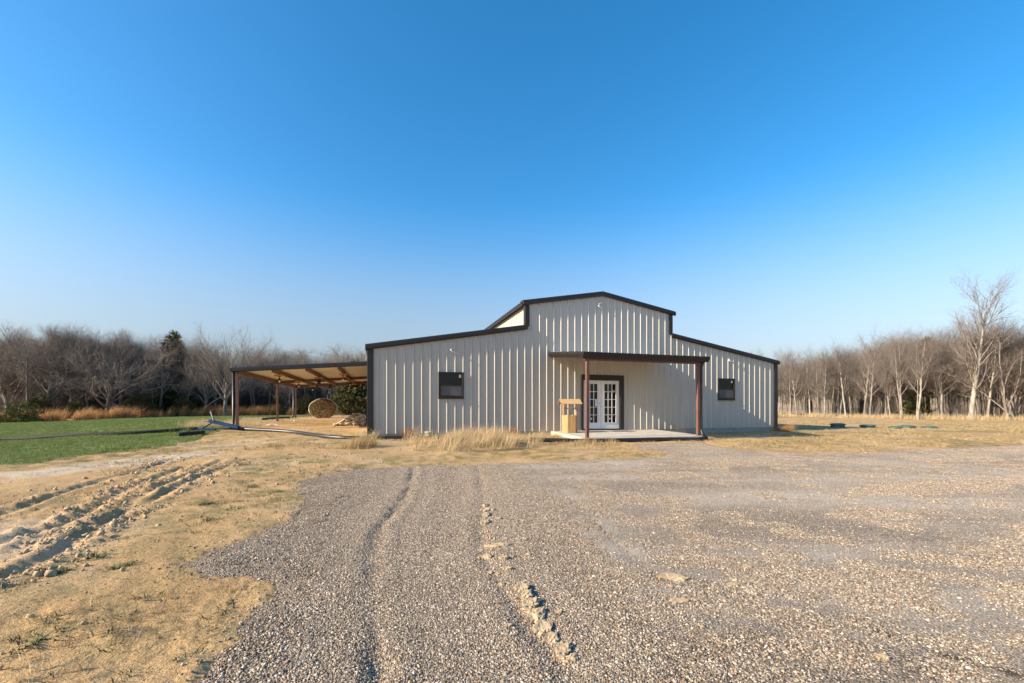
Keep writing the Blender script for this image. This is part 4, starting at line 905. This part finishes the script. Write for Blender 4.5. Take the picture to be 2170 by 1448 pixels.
def clumped(c, rx, ry, nc, per, seed, rad=.09, rz=TH):
    cc = blob(c, rx, ry, nc, seed, rz); r = np.random.default_rng(seed+1); return np.repeat(cc, per, 0)+r.normal(0, rad, (nc*per, 2))
def par(u, p): return bw(u, -p)
grass_patch('tall_grass', np.concatenate([clumped(par(2.9,3.1), 1.2, .9, 75, 50, 1), clumped(par(2.6,3.3), 2.2, 1.5, 60, 34, 2)]), .46, M['strawpale'], 'big patch of tall pale dry grass before the left half of the barn', (.42,.03), .006, 1, kind='stuff')
grass_patch('grass_tuft', clumped((-4.3,12.3), .45, .32, 22, 45, 3), .36, M['straw'], 'round dry grass tuft before the left barn corner', (.12,.0), .006, 3)
grass_patch('grass_tuft', clumped(par(5.9,.9), .8, .45, 26, 34, 5), .26, M['strawpale'], 'low dry grass tuft at the left edge of the porch slab', (.2,0), .005, 5)
grass_patch('grass_tuft', clumped(par(6.3,3.75), .9, .3, 18, 30, 7), .28, M['straw'], 'dry grass tuft below the left porch post', (.1,0), .005, 7)
grass_patch('rusty_weed', clumped(par(1.05,.35), .22, .12, 7, 40, 9), .38, M['redweed'], 'rusty red weed against the barn wall beside the drain riser', (.05,0), .008, 9, 'weed')
grass_patch('rusty_weed', clumped(par(1.3,.95), .85, .28, 22, 40, 11), .10, M['redweed'], 'low rusty weed mat before the drain riser', (.1,0), .008, 11, 'weed', spread=.8)
grass_patch('rusty_weed', clumped(par(4.75,.22), .25, .12, 8, 45, 13), .30, M['redweed'], 'dark rusty weed at the wall right of the tall pale grass', (.05,0), .008, 13, 'weed')
grass_patch('rusty_weed', clumped(par(3.5,.3), .45, .12, 8, 22, 15), .60, M['redweed'], 'tall thin rusty weeds behind the big grass patch', (.05,0), .006, 15, 'weed', spread=.18)
grass_patch('grass_tuft', clumped(par(-.3,.55), .30, .2, 10, 14, 17), .40, M['strawpale'], 'sparse long dry blades at the left barn corner', (.1,0), .008, 17, spread=.7)
grass_patch('rusty_weed', clumped(par(17.95,.45), .45, .3, 16, 30, 19), .32, M['redweed'], 'rusty dry weeds at the right barn corner', (.1,0), .007, 19, 'weed')
grass_patch('grass_tuft', clumped(par(18.7,.2), .5, .25, 12, 20, 20), .42, M['straw'], 'dry grass tuft just beyond the right barn corner', (.1,0), .006, 20)
grass_patch('grass_tuft', clumped(par(11.6,.25), .5, .15, 9, 24, 21), .18, M['weed'], 'low green weeds at the right edge of the porch slab', (.1,0), .006, 21)
grass_patch('grass_tuft', clumped(bw(CU0-1.1,CV[0]+1.6), 1.6, 1.3, 60, 34, 23), .34, M['strawpale'], 'pale dry grass around the front carport post', (.15,0), .006, 23, kind='stuff')
grass_patch('grass_tuft', clumped((-12.2,15.9), .5, .4, 8, 30, 25), .38, M['weed'], 'loose green grass tuft at the lawn edge near the black pipes', (.5,0), .006, 25, spread=.5)
for i, (x, y) in enumerate([(-3.85,4.34),(-3.67,3.79),(-3.61,3.49),(-3.22,3.57),(-4.1,5.83),(-4.22,7.17),(-3.63,6.78),(-2.6,2.4),(-3.4,5.0),(-6.2,10.2),(-5.6,11.0)]):
    grass_patch('green_weed', clumped((x,y), .09, .07, 4, 26, 40+i, .03), .055, M['weed'], f'flat green weed on the bare dirt, {["first","second","third","fourth","fifth","sixth","seventh","eighth","ninth","tenth","eleventh"][sorted(range(11), key=lambda q:[3.4,3.79,3.49,3.57,5.83,7.17,6.78,2.4,5.0,10.2,11.0][q]).index(i)]} nearest to the camera', (.0,0), .010, 40+i, 'weed', spread=1.3)
def along(P, n, d0, d1, seed):
    r = np.random.default_rng(seed); P = np.array(P); s = np.concatenate([[0], np.cumsum(np.hypot(*np.diff(P, axis=0).T))]); t = r.uniform(0, s[-1], n)
    x = np.interp(t, s, P[:,0]); y = np.interp(t, s, P[:,1]); i = np.clip(np.searchsorted(s, t)-1, 0, len(P)-2); dx, dy = (P[i+1]-P[i]).T; l = np.hypot(dx, dy); d = r.uniform(d0, d1, n)
    return np.stack([x+dy/l*d, y-dx/l*d], -1)
def along_d(P, n, d, seed):
    r = np.random.default_rng(seed); P = np.array(P); s = np.concatenate([[0], np.cumsum(np.hypot(*np.diff(P, axis=0).T))]); t = r.uniform(0, s[-1], n)
    i = np.clip(np.searchsorted(s, t)-1, 0, len(P)-2); f = (t-s[i])/(s[i+1]-s[i]); dx, dy = (P[i+1]-P[i]).T; l = np.hypot(dx, dy)
    return np.stack([P[i,0]+f*dx+dy/l*d, P[i,1]+f*dy-dx/l*d], -1)
SEDGE = [(-52,31.5),(-42,33.5),(-38.3,36.5),(-37.3,43.0),(-34,47.5),(-27,51),(-18,53.5),(-8,57)]
q = np.concatenate([along(SEDGE[:6], 460, -1.3, 1.0, 51), along(SEDGE[4:], 120, -1.2, .6, 52)]); q = q[fbm(q[:,0]*.5, q[:,1]*.5, 141) > .36]; q = np.repeat(q, 40, 0)+rng.normal(0,.13,(len(q)*40,2))
grass_patch('broomsedge', q, 1.0, M['sedge'], 'band of orange-tan broomsedge along the foot of the left wood', (.38,0), .02, 51, kind='stuff', spread=.16)
q = along(WOODR[1:], 900, -1.2, 2.4, 53); q = np.repeat(q, 22, 0)+rng.normal(0,.2,(len(q)*22,2))
grass_patch('dry_field_grass', q, .48, M['strawpale'], 'pale dry grass along the foot of the right wood', (.15,0), .014, 53, kind='stuff')
q = clumped((27.5,47), 1.2, .6, 14, 40, 55, .2); grass_patch('grass_tuft', q, 1.3, M['strawpale'], 'tall pale grass clump beyond the right barn corner', (.05,0), .016, 55, spread=.12)

# ------------------------------------------------------------------ trees
def frame(d):
    a = np.cross(d, (0,0,1.0)) if abs(d[2]) < .95 else np.cross(d, (1.0,0,0)); a /= np.linalg.norm(a); return a, np.cross(d, a)
class Tree:
    def __init__(s, seed): s.r = np.random.default_rng(seed); s.trunk = []; s.seg = []
    def branch(s, p, d, L, r0, lev, par):
        r = s.r; n = par['n'][lev]; pts = [p]; rad = [r0]; d = d/np.linalg.norm(d); dirs = [d]; rend = r0*par['taper'][lev]
        for i in range(n):
            d = d+r.normal(0, par['wob'][lev], 3)+np.array([0,0,par['up'][lev]])/n; d = d/np.linalg.norm(d)
            p = p+d*L/n; pts.append(p); dirs.append(d); rad.append(r0+(rend-r0)*(i+1)/n)
        (s.trunk if lev == 0 else s.seg).append((np.array(pts), np.array(rad), lev))
        if lev+1 >= len(par['n']): return
        k = par['kids'][lev]; k = max(1, int(round(k*r.uniform(.8,1.2)*(1 if lev == 0 else min(1.3, L/par['ref'][lev]))))); az = r.uniform(0, 6.28)
        for j in range(k):
            t = par['start'][lev]+(1-par['start'][lev])*((j+r.uniform(0,1))/k); f = t*n; i = min(int(f), n-1); q = pts[i]+(pts[i+1]-pts[i])*(f-i); dd = dirs[i+1]
            az += 2.4+r.normal(0,.5); a, b = frame(dd); ang = R(par['ang'][lev])*r.uniform(.7,1.25)
            nd = dd*math.cos(ang)+(a*math.cos(az)+b*math.sin(az))*math.sin(ang)
            ln = par['len'][lev+1]*(1-par['shr'][lev]*t)*r.uniform(.7,1.25); rr = min((rad[i]+(rad[i+1]-rad[i])*(f-i))*.72, par['rad'][lev+1]*(1-.45*t)*r.uniform(.8,1.2))
            s.branch(q, nd, ln, rr, lev+1, par)
    def meshes(s, name, mt, mc):
        V = []; F = []; o = 0
        def tube(pts, rad, n, V, F, o):
            d = np.gradient(pts, axis=0); d /= np.linalg.norm(d, axis=1)[:,None]; a, b = frame(d[0]); ang = np.arange(n)*2*np.pi/n; K = len(pts)
            ring = np.empty((K, n, 3))
            for i in range(K):
                a = a-d[i]*np.dot(a, d[i]); a /= np.linalg.norm(a); b = np.cross(d[i], a)
                ring[i] = pts[i]+rad[i]*(np.cos(ang)[:,None]*a+np.sin(ang)[:,None]*b)
            V.append(ring.reshape(-1,3)); i = np.arange(K-1)[:,None]*n; j = np.arange(n)[None]; j2 = (j+1) % n
            F.append((np.stack([i+j, i+j2, i+n+j2, i+n+j], -1).reshape(-1,4))+o); return o+K*n
        for pts, rad, lev in s.trunk: o = tube(pts, rad, 9, V, F, o)
        T = mk_np('trunk', np.concatenate(V), np.concatenate(F), mt, None, True, link=False)
        V = []; F = []; o = 0
        for pts, rad, lev in s.seg: o = tube(pts, rad, 5 if lev == 1 else 3, V, F, o)
        C = mk_np('crown', np.concatenate(V), np.concatenate(F), mc, None, True, link=False)
        return T, C
def slim_par(H, r0=.11, lean=1.0, twig=.011, fan=38):
    return dict(n=[9,6,4,3,2], taper=[.18,.25,.35,.45,.5], wob=[.04,.11,.16,.2,.24], up=[.2,.75,.45,.25,.1], kids=[17,8,6,3], start=[.30,.22,.15,.1], ang=[fan,36,40,45], shr=[.62,.45,.35,.3],
        len=[H*.93,H*.42,H*.165,H*.085,H*.05], rad=[r0,r0*.45,.022,twig,.009], ref=[1,H*.27,H*.13,H*.07])
def oak_par(H, r0=.17):
    return dict(n=[5,8,5,3,2], taper=[.62,.28,.35,.45,.5], wob=[.06,.17,.22,.25,.28], up=[.1,.45,.25,.15,.1], kids=[9,8,7,5], start=[.35,.25,.15,.1], ang=[48,48,50,52], shr=[.1,.4,.35,.3],
        len=[H*.42,H*.62,H*.25,H*.11,H*.055], rad=[r0,r0*.52,.028,.014,.009], ref=[1,H*.5,H*.2,H*.09])
def make_proto(kind, seed, H, mt, mc, par):
    t = Tree(seed); t.branch(np.array([0,0,-.25]), np.array([t.r.normal(0,.03), t.r.normal(0,.03), 1.0]), par['len'][0], par['rad'][0], 0, par)
    zt = max(p[:,2].max() for p, q, l in t.seg); k = H/zt
    t.trunk = [(p*k, q, l) for p, q, l in t.trunk]; t.seg = [(p*k, q, l) for p, q, l in t.seg]
    # flare at the foot
    pts, rad, lev = t.trunk[0]; rad[0] *= 1.35
    return t.meshes(kind, mt, mc)
SLIM_P = [make_proto('slim', 500+i, 8.4, M['bark_pale'], M['twig_pale'], slim_par(8.4, [.075,.095,.07,.105,.085,.08][i], fan=[36,40,32,44,38,34][i])) for i in range(6)]
SLIM_G = [make_proto('slim', 520+i, 8.4, M['bark_grey'], M['twig_grey'], slim_par(8.4, [.10,.12,.09,.13][i], fan=[40,46,36,42][i])) for i in range(4)]
OAK_G = [make_proto('oak', 540+i, 8.6, M['bark_grey'], M['twig_grey'], oak_par(8.6, [.17,.2,.15][i])) for i in range(3)]
vp = dict(n=[5,9,5,3,2], taper=[.75,.2,.35,.45,.5], wob=[.02,.07,.12,.17,.2], up=[.0,.42,.40,.3,.2], kids=[17,13,7,5], start=[.45,.16,.12,.1], ang=[40,27,32,40], shr=[.25,.55,.4,.3],
        len=[3.6,7.6,2.5,1.05,.5], rad=[.19,.062,.024,.012,.008], ref=[1,6.5,2.2,.9])
VASE = make_proto('vase', 561, 10.9, M['bark_grey'], M['twig_grey'], vp)
tp = dict(n=[12,8,5,3,2], taper=[.12,.2,.35,.45,.5], wob=[.018,.07,.13,.18,.22], up=[.1,.45,.35,.2,.1], kids=[22,10,7,4], start=[.24,.2,.15,.1], ang=[36,32,38,42], shr=[.45,.5,.35,.3],
        len=[11.4,5.4,1.9,.85,.45], rad=[.20,.07,.026,.012,.008], ref=[1,4.5,1.7,.8])
TALL = make_proto('tall', 571, 13.7, M['bark_pale'], M['twig_pale'], tp)
fp = oak_par(9.0, .15); fp.update(n=[4,10,5,3,2], kids=[4,10,7,5], ang=[20,40,44,46], up=[.1,.3,.4,.2,.1], len=[1.2,8.2,2.1,.9,.45], rad=[.17,.11,.028,.012,.008], start=[.5,.3,.15,.1], shr=[0,.5,.35,.3])
FORK = make_proto('fork', 583, 9.0, M['bark_pale'], M['twig_pale'], fp)
POLE_P = [make_proto('pole', 590+i, 7.4, M['bark_pale'], M['twig_pale'], dict(slim_par(7.4, .048, fan=34), kids=[11,5,5,3], start=[.42,.2,.15,.1])) for i in range(3)]
POLE_G = [make_proto('pole', 595+i, 7.4, M['bark_grey'], M['twig_grey'], dict(slim_par(7.4, .055, fan=36), kids=[11,5,5,3], start=[.38,.2,.15,.1])) for i in range(3)]
def add_tree(proto, x, y, sc, rz, lab, cat='tree', group=None, name='bare_tree', zoff=0):
    t = empty(name, (x, y, gz1(x, y)+zoff), rz); t.scale = (sc*random.uniform(.92,1.1),)*2+(sc,)
    for src in proto:
        o = src.copy(); COL.objects.link(o); o.parent = t
    return tag(t, lab, cat, group)
def cedar_proto(seed, H, Rw, n, mat, shape=.8, spike=.0):
    r = np.random.default_rng(seed); t = 1-np.sqrt(r.uniform(0,1,n)); t = .04+.96*t; az = r.uniform(0,6.28,n)
    prof = Rw*np.clip((1-t)**shape, .03, 1)*(1+.75*np.sin(az*2+t*13+seed)*np.sin(t*23+az*3+seed))*np.clip(t/.08+.4,0,1); rr = prof*np.sqrt(r.uniform(.25,1.1,n))
    c = np.stack([rr*np.cos(az), rr*np.sin(az), H*t], -1); V = []; F = []; m = 7
    for k in range(m):
        d = np.stack([np.cos(az)+r.normal(0,.7,n), np.sin(az)+r.normal(0,.7,n), .5+r.normal(0,.5,n)], -1); d /= np.linalg.norm(d, axis=1)[:,None]
        L = H*.036*r.uniform(.6,1.5,n)[:,None]; q = np.cross(d, r.normal(0,1,(n,3))); q /= np.linalg.norm(q, axis=1)[:,None]; b = c+r.normal(0,.02*H,(n,3)); wd = L*.2
        V.append(np.stack([b-q*wd, b+q*wd, b+d*L*1.6], 1).reshape(-1,3))
    V = np.concatenate(V); F = np.arange(len(V)).reshape(-1,3)
    C = mk_np('crown', V, F, mat, link=False)
    T = MB().tube([(0,0,-.2),(0,0,H*.5),(.02,0,H*.95)], [Rw*.09,Rw*.06,.01], 8); me = bpy.data.meshes.new('trunk'); me.from_pydata([tuple(v) for v in T.v], [], T.f); me.materials.append(M['bark_grey']); To = bpy.data.objects.new('trunk', me)
    return To, C
CED = [cedar_proto(601, 8.6, 1.7, 2600, M['cedar'], .7), cedar_proto(602, 5.0, 1.6, 2600, M['cedar'], .5), cedar_proto(603, 3.0, 1.5, 2000, M['cedar'], .42)]
PIN = cedar_proto(604, 1.9, 1.45, 1700, M['pineneedle'], .5)

# notable trees first
used = []
def note(x, y): used.append((x, y)); return x, y
add_tree(TALL, *note(39.9,38.0), 1.0, 1.0, 'tallest bare tree, rising far above the right-hand wood', group='bare trees of the right wood')
add_tree(FORK, *note(41.9,36.9), .98, 0.4, 'pale forked bare tree standing right of the tallest tree', group='bare trees of the right wood')
add_tree(VASE, *note(-30.6,46.4), 1.0, .3, 'large bare tree with a rounded fan crown at the lawn edge, left of the carport', group='bare trees of the left wood')
add_tree(OAK_G[0], *note(-45.2,42.6), 1.12, .9, 'broad spreading bare oak at the far left of the left wood', group='bare trees of the left wood')
add_tree(OAK_G[1], *note(-40.5,45.2), 1.02, 2.4, 'spreading bare oak left of the tall cedar in the left wood', group='bare trees of the left wood')
for (x, y, k, s, rz, lab) in [(-40.0,51.8,0,1.14,0,'tallest dark cedar, beside the fan-crowned tree in the left wood'),(-15.3,43.5,1,1.1,1,'dense dark cedar seen under the carport roof by the barn'),(-44.6,41.2,2,.8,2,'low dark cedar behind the small yellow-green pine'),(-42.0,41.9,2,.6,3,'low cedar behind the broomsedge at the left'),(-38.0,44.6,2,.85,4,'bushy cedar in the left wood left of its tallest cedar'),(-35.6,47.3,2,.7,.5,'bushy cedar under the tallest cedar'),(-32.6,50.2,2,.7,2.2,'low dark cedar between the tallest cedar and the fan-crowned tree'),(-28.0,52.0,2,.7,3.2,'low dark cedar right of the fan-crowned tree'),(-25.0,53,2,.8,3.2,'low dark cedar behind the front carport post'),(42.8,45.0,0,.95,2,'brownish cedar top showing left of the tallest tree in the right wood')]:
    add_tree(CED[k], *note(x, y), s, rz, lab, 'cedar', 'cedars in the woods', 'cedar_tree')
add_tree(PIN, *note(-38.6,34.2), .85, 0, 'small bushy yellow-green pine in front of the left wood', 'pine', None, 'young_pine')
def place_row(P, n, depth, jit, seed, mind):
    r = np.random.default_rng(seed); P = np.array(P); s = np.concatenate([[0], np.cumsum(np.hypot(*np.diff(P, axis=0).T))]); out = []
    for k in range(n):
        t = (k+.5+r.uniform(-jit,jit))/n*s[-1]; i = min(np.searchsorted(s, t)-1, len(P)-2); i = max(i,0); f = (t-s[i])/(s[i+1]-s[i]); p = P[i]+(P[i+1]-P[i])*f; d = P[i+1]-P[i]; d = d/np.hypot(*d)
        nrm = np.array([-d[1], d[0]]); q = p+nrm*(depth+r.normal(0,.6))
        if all((q[0]-a)**2+(q[1]-b)**2 > mind**2 for a, b in used): used.append(tuple(q)); out.append(q)
    return out
EL = WOODL[1:]; ER = [(x, y) for x, y in WOODR[1:]][::-1]
def wood(E, rows, protos, side, sgn, seed):
    r = np.random.default_rng(seed); first = []
    for k, (n, dep) in enumerate(rows):
        for q in place_row(E, n, sgn*dep, .42, seed+k, .75):
            if k == 0: first.append(q)
            else: add_tree(protos[r.integers(len(protos))], q[0], q[1], r.uniform(.92,1.25), r.uniform(0,6.28), f'slender bare tree standing deeper inside the {side} wood', group=f'bare trees of the {side} wood')
    vis = sorted(first, key=lambda q: (q[0]/q[1])*(1 if side == 'right' else -1)); c = 0
    for q in vis:
        c += 1
        add_tree(protos[r.integers(len(protos))], q[0], q[1], r.uniform(.80,1.18), r.uniform(0,6.28), f"slender bare tree at the {side} wood's front edge, {ORD(c)} from the barn", group=f'bare trees of the {side} wood')
wood(EL, [(34,.6),(30,3.0),(26,6.0),(22,9.5),(18,14)], SLIM_G+POLE_G+OAK_G, 'left', 1, 700)
wood(WOODR[1:], [(36,.5),(34,2.1),(30,4.2),(24,6.8),(18,10)], SLIM_P+POLE_P+POLE_P[:2], 'right', -1, 720)
# the depth of both woods and their undergrowth read as one mass
def brush_proto(seed, mat, H=2.6):
    t = Tree(seed); r = t.r; par = dict(n=[4,3,2], taper=[.4,.4,.5], wob=[.14,.2,.25], up=[.25,.2,.1], kids=[9,5], start=[.15,.15], ang=[42,45], shr=[.4,.3], len=[H,H*.42,H*.2], rad=[.016,.010,.007], ref=[1,H*.3])
    for k in range(9):
        a = r.uniform(0,6.28); d = r.uniform(0,.9); t.branch(np.array([d*math.cos(a), d*math.sin(a), -.1]), np.array([r.normal(0,.3), r.normal(0,.3), 1.0]), H*r.uniform(.5,1.1), .016, 0, par)
    t.seg = [(p, q, 2) for p, q, l in t.trunk+t.seg]; V = []; F = []; o = 0
    t.trunk = t.seg[:1]; T, C = t.meshes('brush', mat, mat); return C
brL = proto_col('brush_left', [brush_proto(800+i, M['twig_grey']) for i in range(4)])
brR = proto_col('brush_right', [brush_proto(810+i, M['twig_pale'], 2.2) for i in range(4)])
def merged(proto, name):
    V = []; F = []; o = 0
    for p in proto:
        me = p.data; n = len(me.vertices); co = np.empty(n*3, np.float32); me.vertices.foreach_get('co', co); V.append(co.reshape(-1,3)); lv = np.empty(len(me.loops), np.int32); me.loops.foreach_get('vertex_index', lv); F.append(lv.reshape(-1,4)+o); o += n
    o = mk_np(name, np.concatenate(V), np.concatenate(F), M['bark_grey'], link=False, smooth=True)  # grey bark on the right-wood trunks too: colour stands in for shade among them
    o.data.materials.append(proto[1].data.materials[0]); o.data.polygons.foreach_set('material_index', np.concatenate([np.full(len(f), i, np.int32) for i, f in enumerate(F)])); return o
bgL = proto_col('deep_left', [merged(p, 'deep_tree') for p in SLIM_G[:3]+POLE_G]); bgR = proto_col('deep_right', [merged(p, 'deep_tree') for p in SLIM_P[:3]+POLE_P])
def deep(name, P, n, d0, d1, col, nk, sc, lab, cat, sgn, seed):
    q = along(P, n, 0, 1, seed); r_ = np.random.default_rng(seed); q = along_d(P, n, (d0+(d1-d0)*r_.uniform(0,1,n)**1.6)*(-sgn), seed); z = gz(q[:,0], q[:,1])
    o = scatter(name, np.stack([q[:,0], q[:,1], z], -1), rng.uniform(sc[0], sc[1], n), rot_z(n), rng.integers(0, nk, n), col); tag(o, lab, cat)
deep('undergrowth', WOODL[1:], 420, .8, 45, brL, 4, (.5,1.3), 'tangled grey undergrowth filling the left wood', 'undergrowth', 1, 901)
deep('undergrowth', WOODR[1:], 480, 1.5, 48, brR, 4, (.4,1.2), 'tangled pale undergrowth filling the right wood', 'undergrowth', -1, 902)
deep('undergrowth', WOODL[1:], 260, 14, 46, brL, 4, (1.4,2.6), 'tall scrub thickening the back of the left wood', 'undergrowth', 1, 905)
deep('undergrowth', WOODR[1:], 260, 12, 46, brR, 4, (1.4,2.8), 'tall scrub thickening the back of the right wood', 'undergrowth', -1, 906)
WL2 = [(-50,56),(-40,60),(-32,62),(-22,66)]
deep('deep_wood', WL2, 110, -6, 18, bgL, 6, (.95,1.25), 'mass of bare trees behind the fan-crowned tree of the left wood', 'wood', 1, 907)
deep('undergrowth', WL2, 150, -8, 18, brL, 4, (1.0,2.4), 'tall scrub behind the fan-crowned tree of the left wood', 'undergrowth', 1, 908)
deep('deep_wood', WOODL[1:], 560, 3, 45, bgL, 6, (.95,1.28), 'mass of bare trees deep in the left wood', 'wood', 1, 903)
deep('deep_wood', WOODR[1:], 950, .8, 42, bgR, 6, (.80,1.20), 'mass of bare trees deep in the right wood', 'wood', -1, 904)
